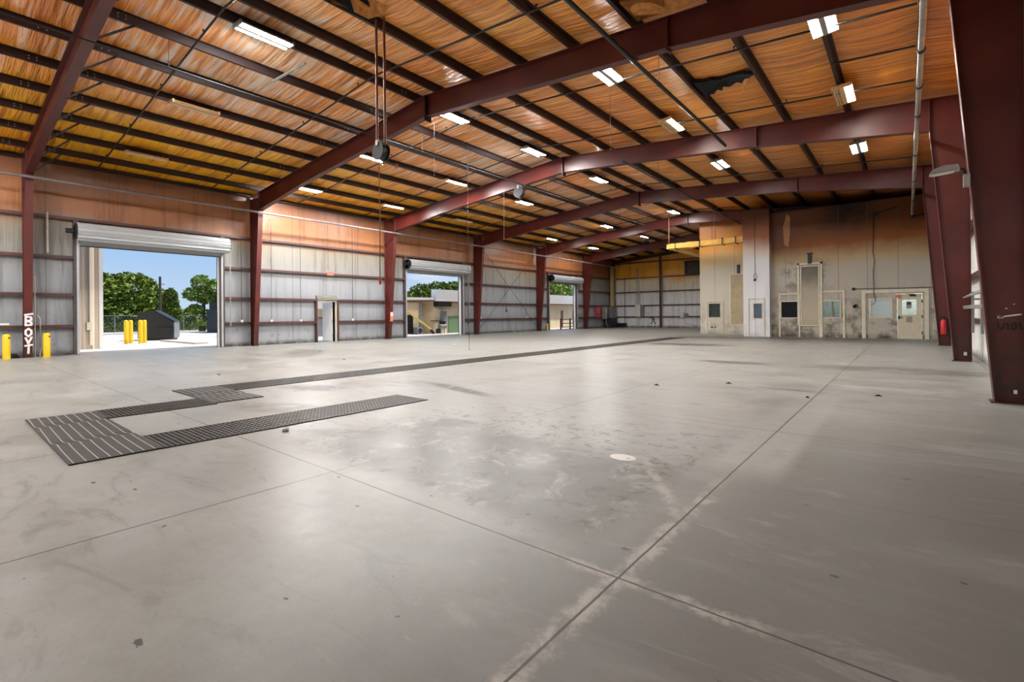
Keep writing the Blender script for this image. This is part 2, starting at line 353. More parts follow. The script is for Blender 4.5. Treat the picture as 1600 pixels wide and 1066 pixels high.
def wall(name, axis, face, back, u0, u1, ztop, holes, mat, label):
    """wall with rectangular openings; face/back are the inner and outer planes; ztop is a function of u"""
    us = sorted({u0,u1,*[h[0] for h in holes],*[h[1] for h in holes]})
    if axis == 1 and u0 < RX < u1: us = sorted({*us, RX})
    zs = sorted({0.0,*[h[2] for h in holes],*[h[3] for h in holes]})
    m = MB(); P = lambda u,z,p: (p,u,z) if axis == 0 else (u,p,z)
    for i in range(len(us)-1):
        a,b = us[i],us[i+1]; cm = (a+b)/2
        zz = [(z,z) for z in zs if z < ztop(cm)-.01] + [(ztop(a),ztop(b))]
        for j in range(len(zz)-1):
            (p0,p1),(q0,q1) = zz[j],zz[j+1]; zc = (p0+q0)/2
            if any(h[0] < cm < h[1] and h[2] < zc < h[3] for h in holes): continue
            for pl in (face,back): m.quad(P(a,p0,pl),P(b,p1,pl),P(b,q1,pl),P(a,q0,pl))
    for h in holes:
        a,b,c,d = h
        m.quad(P(a,c,face),P(a,c,back),P(a,d,back),P(a,d,face)); m.quad(P(b,c,face),P(b,c,back),P(b,d,back),P(b,d,face))
        m.quad(P(a,d,face),P(b,d,face),P(b,d,back),P(a,d,back))
        if c > 0: m.quad(P(a,c,face),P(b,c,face),P(b,c,back),P(a,c,back))
    return struct(m,name,mat,label)
D1 = (3.63,8.50,0,4.25); D2 = (19.03,23.97,0,4.22); D3 = (34.6,39.18,0,4.28); PD = (13.2,14.24,0,2.17)
wall('wall_left',0,XW,XW-.22,YB,YF,lambda u: zt(XW)+IN+.02,[D1,D2,D3,PD],M['liner_left'],'long wall of smoke-browned insulation with three roll-up door openings')
wall('wall_right',0,XE,XE+.22,YB,YF,lambda u: zt(XE)+IN+.02,[],M['liner_right'],'long white-lined side wall behind the tapered red columns')
wall('wall_back',1,YF,YF+.22,XW,XE,lambda u: zt(u)+IN+.02,[],M['liner_end'],'far end wall of yellowed insulation')
wall('wall_front',1,YB,YB-.22,XW,XE,lambda u: zt(u)+IN+.02,[(-9.5,-4.5,0,4.3),(-20,-15,0,4.3)],M['liner_right'],'end wall behind the camera')

# roof insulation, sagging and wrinkled between the purlins
PUR = [-23.07,-21.47,-19.87,-18.27,-16.67,-15.07,-13.47,-11.87,-10.93,-9.33,-7.73,-6.13,-4.5,-2.9,-1.3,.3]
def ceiling():
    m = MB()
    xs_k = [XW-.22]+PUR+[XE+.22]
    xs = []
    for a,b in zip(xs_k[:-1],xs_k[1:]):
        n = 8 if b-a > 1.2 else 5
        xs += [(a+(b-a)*i/n, i/n, b-a) for i in range(n)]
    xs.append((xs_k[-1],0,1))
    ny = 1050; ys = [YB-.22+(YF+.44-YB)*j/ny for j in range(ny+1)]
    vs = []
    for j,y in enumerate(ys):
        for x,f,w in xs:
            s = sin(pi*f)
            wr = noise.noise(Vector((x*.45,y*5.2,3.1)))*.034 + noise.noise(Vector((x*.3,y*1.7,7.7)))*.05
            vs.append((x,y,zt(x)+IN+.012 - s*(.05 + .5*abs(wr)+ .6*wr*s)*min(1,w) ))
    nx = len(xs)
    fs = [(j*nx+i, j*nx+i+1, (j+1)*nx+i+1, (j+1)*nx+i) for j in range(ny) for i in range(nx-1)]
    m.add(vs,fs,True)
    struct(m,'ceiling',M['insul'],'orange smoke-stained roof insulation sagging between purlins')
ceiling()
m = MB()
m.prism([(XW-.4,zt(XW)+.42),(RX,zt(RX)+.42),(XE+.4,zt(XE)+.42),(XE+.4,zt(XE)+.45),(RX,zt(RX)+.45),(XW-.4,zt(XW)+.45)],1,YB-.4,YF+.4)
struct(m,'ceiling_roof_sheet',M['galv'],'outer roof sheeting above the insulation')

# ------------------------------------------------------------------ steel frames
def flange(m, path, y, w=.21, t=.016):
    for (a,b),(c,d) in zip(path[:-1],path[1:]): m.bar((a,y,b),(c,y,d),w,t,up=(-(d-b),0,c-a))
fr_txt = ['its column sprayed with white letters beside a yellow bollard','its tapered column carrying a floodlight and white paint stroke','round hose reel hung beneath its rafter','fire extinguisher on its tapered column','crossing in front of the cream office wall','beside the red panel in the far corner']
frames = []
for k,y in enumerate(FY):
    r = empty('steel_frame',(RX,y,0),f'{ORD[k]} red steel frame, {fr_txt[k]}','steel frame','red steel frames spanning the hall')
    xl = XW+.215; xr = XE-.215
    # columns
    wl = [(xl,0),(-23.83,0),(-23.2,6.33),(-23.2,6.95),(xl,7.0)]
    m = MB(); m.prism(wl,1,y-.006,y+.006)
    flange(m,[(-23.83,0),(-23.2,6.33)],y); flange(m,[(xl,0),(xl,zt(xl)-.01)],y); m.bar((-23.2,y,6.33),(-23.2,y,zt(-23.2)-.01),.2,.016,(1,0,0)); m.box(xl-.0,-23.78,y-.14,y+.14,0,.02)
    cl = m.build('column',M['red'],r)
    wr = [(.98,0),(xr,0),(xr,zt(xr)-.01),(.53,zt(.53)-.01),(.53,6.27)]
    if k in (4,5):   # this side is inside the closed office block
        pass
    m = MB(); m.prism(wr,1,y-.006,y+.006)
    flange(m,[(.98,0),(.53,6.27)],y); flange(m,[(xr,0),(xr,zt(xr)-.01)],y); m.bar((.53,y,6.27),(.53,y,zt(.53)-.01),.2,.016,(1,0,0)); m.box(.93,xr,y-.14,y+.14,0,.02)
    cr = m.build('column',M['red'],r)
    # rafters: web and two flanges
    bl = [(-23.2,6.33),(-19.2,6.82),(RX,7.5)]; br = [(RX,7.5),(-3.8,6.86),(.53,6.27)]
    m = MB(); m.prism(bl+[(RX,zt(RX)),(-23.2,zt(-23.2))],1,y-.006,y+.006)
    flange(m,[(p,q+.004) for p,q in bl],y); flange(m,[(xl,zt(xl)-.012),(RX,zt(RX)-.012)],y); m.build('rafter',M['red'],r)
    m = MB(); m.prism(br+[(.53,zt(.53)),(RX,zt(RX))],1,y-.006,y+.006)
    flange(m,[(p,q+.004) for p,q in br],y); flange(m,[(RX,zt(RX)-.012),(xr,zt(xr)-.012)],y); m.build('rafter',M['red'],r)
    m = MB(); m.box(RX-.02,RX+.02,y-.13,y+.13,7.36,8.13); m.build('ridge_plate',M['purlin'],r)
    m = MB(); m.box(-3.82,-3.78,y-.115,y+.115,6.8,7.5); m.build('splice_plate',M['red'],r)
    # diagonal flange braces to the purlins
    for px in PUR[0::2] if k != 0 else PUR[:9:1]:
        f = (px-(-23.2))/(RX+23.2) if px < RX else None
        zb = 6.33+(7.5-6.33)*f if px < RX else (7.5-(px-RX)*.0845 if px < -3.8 else 6.86-(px+3.8)*.136)
        m = MB(); m.bar((px,y+.06,zb+.05),(px+.01,y+.85,zt(px)+.06),.045,.045)
        if px < .4: m.build('flange_brace',M['purlin'],r)
    frames.append(r)
# marks on the first and second frames' columns are parts of those columns
colk = [[c for c in f.children if c.name.startswith('column')] for f in frames]

# end wall framing
rowtxt = ['lowest','second','third','fourth','topmost']
GZ = [1.13,2.30,3.70,5.16]
r = empty('end_frame',(XW,YF-.2,0),'dark red end wall frame with a slim post below shallow rafters','steel frame')
m = MB(); m.bar((XW+.02,YF-.28,zt(XW)-.17),(RX,YF-.28,zt(RX)-.17),.16,.33,(0,0,1)); m.build('rafter',M['purlin'],r)
m = MB(); m.bar((RX,YF-.28,zt(RX)-.17),(XE-.02,YF-.28,zt(XE)-.17),.16,.33,(0,0,1)); m.build('rafter',M['purlin'],r)
m = MB(); m.box(-19.17,-18.93,YF-.36,YF-.345,0,zt(-19)-.35); m.box(-19.06,-19.04,YF-.345,YF-.05,0,zt(-19)-.35); m.build('post',M['girt'],r)
m = MB(); m.box(XW+.02,XW+.32,YF-.38,YF-.36,0,zt(XW)-.05); m.box(XW+.16,XW+.18,YF-.36,YF-.05,0,zt(XW)-.05); m.build('corner_post',M['purlin'],r)

# purlins: Z sections running the length of the roof
def zsec(m, x, z0, y0, y1, s=1):
    w,h,t = .07,.2,.006
    m.box(x-t/2,x+t/2,y0,y1,z0,z0+h); m.box(min(x,x-s*w),max(x,x-s*w),y0,y1,z0,z0+t); m.box(min(x,x+s*w),max(x,x+s*w),y0,y1,z0+h-t,z0+h)
    m.box(x-s*w-t/2,x-s*w+t/2,y0,y1,z0,z0+.018)
for i,x in enumerate(PUR):
    side = 'left' if x < RX else 'right'
    n = (7-i) if x < RX else i-8
    lab = f'dark red roof purlin, {ORD[n]} from the ridge, slope ' + ('above the roll-up doors' if x < RX else 'above the tapered columns')
    m = MB(); zsec(m,x,zt(x)+.002,YB,YF,1)
    o = m.build('roof_purlin',M['purlin'],None,label=lab,cat='purlin',group='roof purlins')
    # bolt heads at the laps beside each frame
    if i < 8:
        for y in FY[:2]:
            for dy in (-.62,-.48,.48,.62):
                for dz in (.07,.14):
                    b = MB(); b.cbox((x+.008,y+dy,zt(x)+dz),(.012,.026,.026)); b.build('lap_bolt',M['grey_pipe'],o)
for x,lab in ((XW+.1,'dark eave strut along the top of the wall with the roll-up doors'),(XE-.1,'dark eave strut along the top of the wall behind the tapered columns')):
    m = MB(); z = zt(x)+.012; s = 1 if x < 0 else -1
    m.box(x-.04,x+.04,YB,YF,z,z+.13); m.box(min(x,x+s*.11),max(x,x+s*.11),YB,YF,z-.006,z); m.build('eave_strut',M['purlin'],None,label=lab,cat='purlin')

# girts
def girt(p0, p1, axis, plane, s, z, label):
    m = MB()
    # outward s: +1 the inside of the hall lies at +plane axis
    if axis == 0:
        m.box(min(plane,plane+s*.2),max(plane,plane+s*.2),p0,p1,z-.003,z+.003)
        a = plane+s*.2; m.box(min(a,a+s*.006),max(a,a+s*.006),p0,p1,z-.105,z+.003); m.box(min(a-s*.02,a),max(a-s*.02,a),p0,p1,z-.105,z-.1)
    else:
        m.box(p0,p1,min(plane,plane+s*.2),max(plane,plane+s*.2),z-.003,z+.003)
        a = plane+s*.2; m.box(p0,p1,min(a,a+s*.006),max(a,a+s*.006),z-.105,z+.003)
    return m.build('wall_girt',M['girt'],None,label=label,cat='girt',group='dark red wall girts')
bays = [YB]+FY+[YF-.3]
baytxt = ['at the picture edge before the lettered column','in the bay with the dumpster doorway','in the bay with the walk-through door','in the bay with the chute doorway','in the cross-braced bay','in the bay with the farthest roll-up door','in the far corner bay']
for b in range(7):
    y0,y1 = bays[b]+.02,bays[b+1]-.02
    for g,z in enumerate(GZ):
        segs = [(y0,y1)]
        hole = {1:D1,3:D2,5:D3}.get(b)
        if hole and z < 4.3: segs = [(y0,hole[0]-.16),(hole[1]+.16,y1)]
        if b == 2 and g < 2: segs = [(y0,PD[0]-.12),(PD[1]+.12,y1)]
        for si,(a,c) in enumerate(segs):
            sd = '' if len(segs) == 1 else (', near side' if si == 0 else ', far side')
            girt(a,c,0,XW,1,z,f'{ORD[g]} door-wall girt from the floor, {baytxt[b]}{sd}')
for b,(a,c,tx) in enumerate(((XW+.33,-19.2,'between corner post and slim post'),(-18.9,-10.9,'between slim post and office block'))):
    for g,z in enumerate(GZ+[6.75]):
        girt(a,c,1,YF-.0,-1,z,f'{ORD[g]} girt from the floor on the far end wall, {tx}')
for b in range(5):
    for g,z in enumerate(GZ):
        girt(bays[b]+.02,min(bays[b+1]-.02,30.5),0,XE,-1,z,f'{ORD[g]} girt from the floor behind the tapered columns, {ORD[b]} bay from the camera')

# ------------------------------------------------------------------ doors of the long wall
m0 = M['girt']
dark_jamb = simple('dark_door_jamb', (82,70,70), .5, .1)
def roll_door(n, d, hood_r, chain, label):
    y0,y1,_,zh = d
    r = empty(f'door_{n}',(XW,(y0+y1)/2,0),label,'door',None,'structure')
    for y in (y0,y1):
        s = -1 if y == y0 else 1
        m = MB(); m.box(XW-.02,XW+.2,min(y,y+s*.15),max(y,y+s*.15),0,5.06); m.build('jamb',dark_jamb,r)
        m = MB(); m.box(XW-.27,XW-.2,min(y-s*.03,y+s*.12),max(y-s*.03,y+s*.12),0,zh); m.box(XW-.27,XW-.02,min(y-s*.03,y),max(y-s*.03,y),0,zh); m.build('outer_trim',M['white_metal'],r)
        m = MB(); m.box(XW+.2,XW+.23,min(y-s*.0,y+s*.07),max(y-s*.0,y+s*.07),.02,4.3); m.build('guide_rail',M['galv'],r)
    m = MB(); m.box(XW-.27,XW-.2,y0-.1,y1+.1,zh-.02,zh+.12); m.build('head_trim',M['white_metal'],r)
    # coil of interlocking slats
    cx,cz = XW+.24+hood_r,4.27+hood_r; N = 13; prof = []
    for k in range(N):
        a = 2*pi*k/N; b = 2*pi*(k+.5)/N
        prof += [(cx+hood_r*cos(a),cz+hood_r*sin(a)),(cx+(hood_r+.018)*cos(b),cz+(hood_r+.018)*sin(b)),(cx+(hood_r-.03)*cos(b+.14),cz+(hood_r-.03)*sin(b+.14))]
    m = MB(); m.prism(prof,1,y0-.12,y1+.16); m.build('slat_coil',M['galv'],r)
    m = MB(); m.box(XW+.2,XW+.225,y0+.03,y1-.03,zh-.12,4.62); m.build('curtain_edge',M['galv'],r)
    m = MB(); m.box(XW+.19,XW+.245,y0+.03,y1-.03,zh-.16,zh-.12); m.build('bottom_bar',M['dark_metal'],r)
    for y in (y0-.15,y1+.17):
        m = MB(); m.tube([(cx,y-.01,cz),(cx,y+.01,cz)],hood_r*.95,16); m.box(XW+.02,cx,y-.01,y+.01,cz-.25,cz+.25); m.build('end_bracket',M['dark_metal'],r)
    m = MB(); yy = (y0-.3) if n == 1 else y0-.18
    m.tube([(cx,yy-.12,cz),(cx,yy+.12,cz)],.09,10); m.build('shaft_gear',M['dark_metal'],r)
    if chain:
        m = MB(); yy = y1+.26
        for dx in (0,.09): m.tube([(cx-.1+dx,yy,cz),(cx-.1+dx,yy+.01,1.0)],.012,6)
        m.tube([(cx-.1,yy+.005,1.0),(cx-.055,yy+.005,.93),(cx-.01,yy+.005,1.0)],.012,6)
        m.build('hoist_chain',M['grey_pipe'],r)
    return r
roll_door(1,D1,.33,True,'open roll-up door looking out on the dumpster and yellow posts')
roll_door(2,D2,.31,True,'open roll-up door looking out on the yellow chute')
roll_door(3,D3,.3,False,'open roll-up door looking out on a black railing')
# walk-through door with its leaf standing open outward
y0,y1,_,zh = PD
r = empty('door_4',(XW,(y0+y1)/2,0),'open walk-through door in the long wall with pale frame','door',None,'structure')
for y in (y0,y1):
    s = -1 if y == y0 else 1
    m = MB(); m.box(XW-.24,XW+.1,min(y,y+s*.06),max(y,y+s*.06),0,zh); m.build('jamb',M['beige_metal'],r)
    m = MB(); m.box(XW-.0,XW+.2,min(y+s*.06,y+s*.14),max(y+s*.06,y+s*.14),0,2.3); m.build('side_channel',M['girt'],r)
m = MB(); m.box(XW-.24,XW+.1,y0-.06,y1+.06,zh,zh+.07); m.build('head',M['beige_metal'],r)
m = MB(); m.prism([(XW,zh+.07),(XW+.2,zh+.09),(XW+.2,zh+.22),(XW,zh+.34)],1,y0-.08,y1+.08); m.build('canopy',simple('grey_canopy',(120,120,112),.6),r)
m = MB(); m.box(XW-1.2,XW-.2,y1-.06,y1-.01,.02,zh-.02); lf = m.build('leaf',M['white_metal'],r)
m = MB(); m.tube([(XW-1.1,y1-.07,1.02),(XW-1.1,y1-.13,1.02),(XW-.97,y1-.13,1.02)],.012,6); m.build('lever_handle',M['grey_pipe'],lf)
for z in (.3,1.1,1.9):
    m = MB(); m.box(XW-.22,XW-.18,y1-.075,y1-.05,z-.06,z+.06); m.build('hinge',M['grey_pipe'],lf)

# ------------------------------------------------------------------ ceiling lights
LX = [-21.2,-16.4,-11.7,-5.97,-1.26]
rows = ['beside the door wall','second row from the door wall','under the ridge','second row from tapered columns','beside tapered columns']
# (row, y, state): state 2 all tubes lit, 1 one half lit, 0 dark
LIGHTS = [(2,5.09,2),(1,5.09,0),(0,5.04,0),(4,11.36,2),(3,11.17,2),(2,11.2,2),(1,11.1,1),(0,11.1,2),(4,15.66,1),(3,15.67,1),(2,15.7,2),(1,15.8,1),(0,15.8,1),
          (4,20.99,2),(3,21.05,2),(2,21.07,2),(1,21.1,2),(0,21.1,0),(2,-2.6,2),(1,-2.6,2),(0,-2.6,2),(3,-2.6,2),(2,30.9,2),(1,30.6,2),(0,30.55,1),(1,36.65,1),(0,37.1,2)]  # fixtures at negative y are unseen, added to brighten the near hall
def between(y):
    n = sum(1 for f in FY if f < y)
    if n == 0: return 'added unseen behind the camera'
    return f'between {ORD[n-1]} and {ORD[n]} frames'
cnt = {}
for row,y,st in LIGHTS:
    x = LX[row]; z = zt(x)-.1; rot = -.0833 if x > RX else .0833
    key = (row,between(y)); cnt[key] = cnt.get(key,0)+1
    n2 = sum(1 for q in LIGHTS if (q[0],between(q[1])) == key)
    nth = '' if n2 == 1 else (' nearer' if cnt[key] == 1 else ' farther')
    stx = {2:'lit',1:'half-lit',0:'unlit'}[st]
    r = empty('ceiling_light',(x,y,z),f'{stx}{nth} twin fluorescent fixture {rows[row]}, {between(y)}','ceiling light','twin fluorescent roof lights')
    refl = M['reflector'] if st == 2 else M['tan_reflector']
    wob = random.uniform(-.06,.06)
    def place(mb, name, mat, par=r):
        o = mb.build(name,mat); o.parent = r if par is r else par; return o
    m = MB(); m.box(-.05,.05,-.58,.58,-.066,.05); m.box(-.22,.22,-.62,-.58,-.06,.03); m.box(-.22,.22,.58,.62,-.06,.03); h = place(m,'housing',refl)
    for sx in (-1,1):
        m = MB(); m.add([(sx*.05,-.58,-.02),(sx*.09,-.58,.012),(sx*.19,-.58,.012),(sx*.225,-.58,-.04),(sx*.05,.58,-.02),(sx*.09,.58,.012),(sx*.19,.58,.012),(sx*.225,.58,-.04)],
                        [(0,1,5,4),(1,2,6,5),(2,3,7,6)]); rf = place(m,'reflector',refl)
        for dx in (.11,.17):
            on = st == 2 or (st == 1 and sx == 1)
            m = MB(); m.tube([(sx*dx,-.56,-.045),(sx*dx,.56,-.045)],.013,6,False); place(m,'tube',M['tube_on'][row if y < 17 or row > 2 else 5] if on else M['tube_off'],rf)
    for yy in (-.5,.5):
        m = MB(); m.tube([(0,yy,.05),(0,yy,.1+.02)],.006,5); place(m,'hanger',M['grey_pipe'])
    r.rotation_euler = (0,rot,0)

# ------------------------------------------------------------------ sprinkler and other pipes
for k in range(12):
    y = 4.1+3.826*k
    if y > YF-1: break
    nm = f'thin black sprinkler pipe crossing under the purlins, {ORD[k]} from the camera'
    xr_ = .2 if y < 29 else -7.9
    pts = [(x,y,zt(x)-.1) for x in (-23.6,RX-.15,RX+.15,xr_)]
    m = MB(); m.tube(pts,.025,8); o = m.build('sprinkler_pipe',M['black_pipe'],None,label=nm,cat='pipe',group='sprinkler branch pipes')
    if k < 8:
        for q in range(7):
            x = -22.2+3.2*q+ (.4 if k%2 else 0)
            if x > xr_-.3: continue
            m = MB(); m.tube([(x,y,zt(x)-.1),(x,y,zt(x)-.01)],.012,6); m.cbox((x,y,zt(x)-.003),(.05,.05,.008)); m.tube([(x,y,zt(x)-.02),(x,y,zt(x)-.03)],.022,6); m.build('sprinkler_head',M['black_pipe'],o)
        for q in (1,4,6,9,12,14):
            x = PUR[q]
            if x > xr_: continue
            m = MB(); m.tube([(x+.03,y,zt(x)-.11),(x+.03,y,zt(x)+.02)],.006,5); m.build('hanger',M['black_pipe'],o)
m = MB(); m.tube([(-1.3,13.6,zt(-1.3)-.1),(.2,13.6,zt(.2)-.1)],.025,8); m.build('sprinkler_pipe',M['black_pipe'],None,label='short black branch pipe joining the pale sprinkler main between two light fixtures',cat='pipe')
def ypipe(x, z, y0, y1, rad, mat, label, name='pipe', hang=True):
    m = MB(); m.tube([(x,y0,z),(x,y1,z)],rad,10); o = m.build(name,mat,None,label=label,cat='pipe')
    if hang:
        y = math.ceil(y0/4)*4
        while y < y1:
            b = MB(); b.tube([(x,y,z-rad-.01),(x,y,zt(x)+.02)],.007,5); b.tube([(x,y-.02,z),(x,y+.02,z)],rad+.012,10); b.build('clamp',M['dark_metal'],o); y += 7.6
    return o
ypipe(-13.28,7.2,YB+.1,YF-.5,.022,M['black_pipe'],'thin black pipe running lengthwise under the slope above the roll-up doors')
ypipe(-4.56,6.86,YB+.1,16.7,.045,M['black_pipe'],'straight black pipe running lengthwise under the slope above the tapered columns, ending by a frame')
ypipe(-8.2,7.1,16.6,33.2,.04,M['black_pipe'],'dark lengthwise pipe near the ridge over the far half of the hall')
ypipe(-23.0,6.2,YB+.1,YF-1.2,.05,simple('dusty_grey_pipe',(120,112,110),.45,.3),'long grey pipe across the column faces above the roll-up doors','pipe',False)
# main pipe by the tapered columns
m = MB(); m.tube([(.25,YB+.1,6.2),(.25,29.9,6.2),(.25,30.1,6.17),(.25,30.16,6.05),(.25,30.16,5.95)],.05,12)
o = m.build('sprinkler_main',M['grey_pipe'],None,label='thick pale sprinkler main running lengthwise beside the tapered columns',cat='pipe')
for y in (4.1,7.93,11.75,13.6,15.58,19.4,23.2,27.1):
    b = MB(); b.tube([(.25,y-.05,6.2),(.25,y+.05,6.2)],.066,12); b.build('coupling',M['dark_metal'],o)
    b = MB(); b.tube([(.25,y,6.22),(.25,y,zt(.25)-.1)],.022,8); b.build('riser',M['dark_metal'],o)
m = MB(); m.tube([(.25,30.16,6.0),(.25,30.16,5.85)],.08,10); m.build('elbow',M['dark_metal'],o)
m = MB(); m.tube([(.25,30.16,5.92),(1.3,30.25,6.1)],.05,8); m.build('branch',M['dark_metal'],o)

# cross cable and hangers seen under the roof (thin rods)
for (x,y,z1,lab) in ((-12.3,10.9,6.1,'thin wire hanging straight down beside the ridge light between first and second frames'),(-6.6,12.6,6.0,'thin wire hanging under the roof between two long purlins near the pale light')):
    m = MB(); m.tube([(x,y,zt(x)),(x,y,z1)],.006,5); m.build('hanging_wire',M['black_pipe'],None,label=lab,cat='wire')
# short strut across two purlins near the first ridge light
m = MB(); m.bar((-12.2,6.35,zt(-12.2)-.05),(-14.1,6.05,zt(-14.1)-.05),.05,.045); m.build('strut_channel',M['grey_pipe'],None,label='short steel channel bolted across two purlins near the first ridge light',cat='channel')

# ------------------------------------------------------------------ hose reels
def reel(mb_y, x, z, rad, label, pipes, drop, rz=0):
    r = empty('hose_reel',(x,mb_y,z),label,'hose reel','overhead hose reels')
    y = mb_y
    def ring(cy, R, w, mat, nm):
        m = MB(); m.tube([(x,cy-w/2,z),(x,cy+w/2,z)],R,20); return m.build(nm,mat,r)
    ring(y-.09,rad,.015,M['dark_metal'],'side_disc'); ring(y+.09,rad,.015,M['dark_metal'],'side_disc')
    ring(y,rad*.8,.15,M['black'],'hose_coil')
    m = MB(); m.box(x-.04,x+.04,y-.12,y+.12,z+rad*.6,z+rad*1.15); m.build('bracket',M['grey_pipe'],r)
    if pipes:
        for dx,dy in ((-.14,0),(.08,.05)):
            m = MB(); m.tube([(x+dx,y+dy,z+rad*.7),(x+dx,y+dy,zt(x+dx)+.02)],.028,8); m.build('hanger_pipe',M['rust_pipe'],r)
    else:
        m = MB(); m.box(x-.03,x+.03,y-.03,y+.03,z+rad,7.45); m.build('hanger_arm',M['dark_metal'],r)
    if drop:
        m = MB(); m.tube([(x-.08,y,z-rad*.6),(x-.06,y,(z+drop)/2),(x-.08,y,drop)],.012,6); m.build('drop_hose',M['rust_pipe'],r)
        m = MB(); m.tube([(x-.08,y,drop),(x-.08,y,drop-.16)],.025,8); m.build('nozzle',M['red_paint'],r)
reel(6.4,-8.98,4.98,.2,'dark hose reel hung on two long brown pipes with a thin drop hose',True,2.2)
reel(17.22,-13.66,6.98,.27,'round black hose reel under the second steel frame',False,None)
reel(36.2,-15.9,7.0,.2,'small hose reel under the far frame before the yellow duct',False,None)
m = MB(); m.tube([(-14.6,17.25,7.2),(-14.62,17.25,4.9)],.008,5); m.build('hanging_cable',M['rust_pipe'],None,label='thin brown cable hanging below the second frame in front of the door with the chute',cat='cable')
# cord with a dark grip reaching the floor near the second door
r = empty('pull_cable',(-12.93,13.13,0),'long thin cord hanging to the floor with a dark grip before the chute doorway','cord')
m = MB(); m.tube([(-12.93,13.13,.01),(-12.92,13.13,.5),(-12.98,13.13,1.0),(-12.94,13.13,1.25),(-12.93,13.13,8.0)],.009,5); m.build('cable',M['black_pipe'],r)
m = MB(); m.tube([(-12.97,13.13,1.02),(-12.96,13.13,1.12),(-12.95,13.13,1.2)],[.035,.03,.045],8); m.build('grip',M['black'],r)
# hanging twin bells under a purlin
for dx,lab in ((-16.42,'rusty flood lamp under a purlin, nearer of a close pair'),(-16.3,'rusty flood lamp under a purlin, farther of a close pair')):
    yy = 11.9 if 'nearer' in lab else 12.45
    r = empty('flood_lamp',(dx,yy,zt(dx)),lab,'lamp')
    m = MB(); m.tube([(dx,yy,zt(dx)),(dx,yy,zt(dx)-.1)],.02,6); m.build('bracket',M['rust_pipe'],r)
    m = MB(); m.tube([(dx,yy,zt(dx)-.06),(dx-.06,yy-.05,zt(dx)-.14),(dx-.1,yy-.09,zt(dx)-.2)],[.04,.06,.08],8); m.build('shade',M['rust_pipe'],r)

# torn insulation
def torn(pts, z_drop, name, mat, label, parts=()):
    r = empty(name,(pts[0][0],pts[0][1],zt(pts[0][0])),label,'insulation')
    m = MB(); n = len(pts)
    top = [(x,y,zt(x)+IN-.075) for x,y in pts]; bot = [(x,y,zt(x)+IN-.1-z_drop*(.3+.7*random.random())) for x,y in pts]
    cx = sum(p[0] for p in pts)/n; cy = sum(p[1] for p in pts)/n
    m.add(bot+[(cx,cy,zt(cx)+IN-.05)],[(i,(i+1)%n,n) for i in range(n)]); m.add(top+bot,[(i,(i+1)%n,n+(i+1)%n,n+i) for i in range(n)])
    m.build('charred_batt',mat,r)
    for ps in parts:
        m = MB(); k = len(ps)//2
        for i in range(k-1): m.quad(ps[i],ps[i+1],ps[k+i+1],ps[k+i]); 
        a = [(p[0]+.01,p[1]+.012,p[2]+.006) for p in ps]
        for i in range(k-1): m.quad(a[i],a[i+1],a[k+i+1],a[k+i])
        m.build('hanging_flap',M['insul_flap'],r)
random.seed(4)
edge = []
for x,y in ((-4.46,13.3),(-4.2,13.42),(-4.0,13.36),(-3.8,13.5),(-3.5,13.42),(-3.2,13.42),(-2.98,13.5),(-3.2,13.72),(-3.3,13.95),(-3.45,13.82),(-3.7,14.0),(-3.85,13.92),(-3.95,14.2),(-4.08,14.02),(-4.2,14.3),(-4.3,14.14),(-4.42,14.4)): edge.append((x,y))
def zi(x,d=0): return zt(x)+IN-d
torn(edge,.1,'torn_insulation',M['soot'],'black torn hole in the roof insulation with ragged hanging edges',
     [[(-3.0,13.5,zi(-3,.06)),(-3.15,13.6,zi(-3.1,.12)),(-3.3,13.75,zi(-3.3,.2)),(-3.05,13.62,zi(-3,.1)),(-3.32,13.9,zi(-3.3,.34)),(-3.42,14.0,zi(-3.4,.4))]])
torn([(-9.35,5.3),(-9.28,6.15),(-9.0,6.25),(-8.8,6.0),(-8.7,5.5),(-8.9,5.2)],.16,'torn_insulation',M['soot'],'torn insulation above the hose reel pipes with orange flaps hanging down',
     [[(-8.95,5.6,zi(-9,.05)),(-8.75,6.0,zi(-8.8,.05)),(-8.6,6.4,zi(-8.6,.05)),(-9.05,5.8,zi(-9,.32)),(-8.98,6.1,zi(-9,.36)),(-8.85,6.35,zi(-8.8,.2))],
      [(-9.3,5.35,zi(-9.3,.05)),(-9.28,5.7,zi(-9.3,.05)),(-9.26,6.1,zi(-9.3,.05)),(-9.22,5.4,zi(-9.2,.28)),(-9.24,5.75,zi(-9.2,.2)),(-9.24,6.1,zi(-9.2,.12))]])
torn([(-4.44,8.9),(-4.42,9.72),(-4.2,9.76),(-3.8,9.72),(-3.7,9.3),(-4.0,9.0)],.05,'torn_insulation',simple('scorched_facing',(150,88,30),.5,0,.5,7),'sagging scorched strip of roof insulation against the second steel frame',
     [[(-4.4,9.0,zi(-4.4,.04)),(-3.7,9.45,zi(-3.7,.04)),(-3.0,9.6,zi(-3,.04)),(-4.35,9.4,zi(-4.4,.2)),(-3.7,9.7,zi(-3.7,.2)),(-3.0,9.72,zi(-3,.1))]])

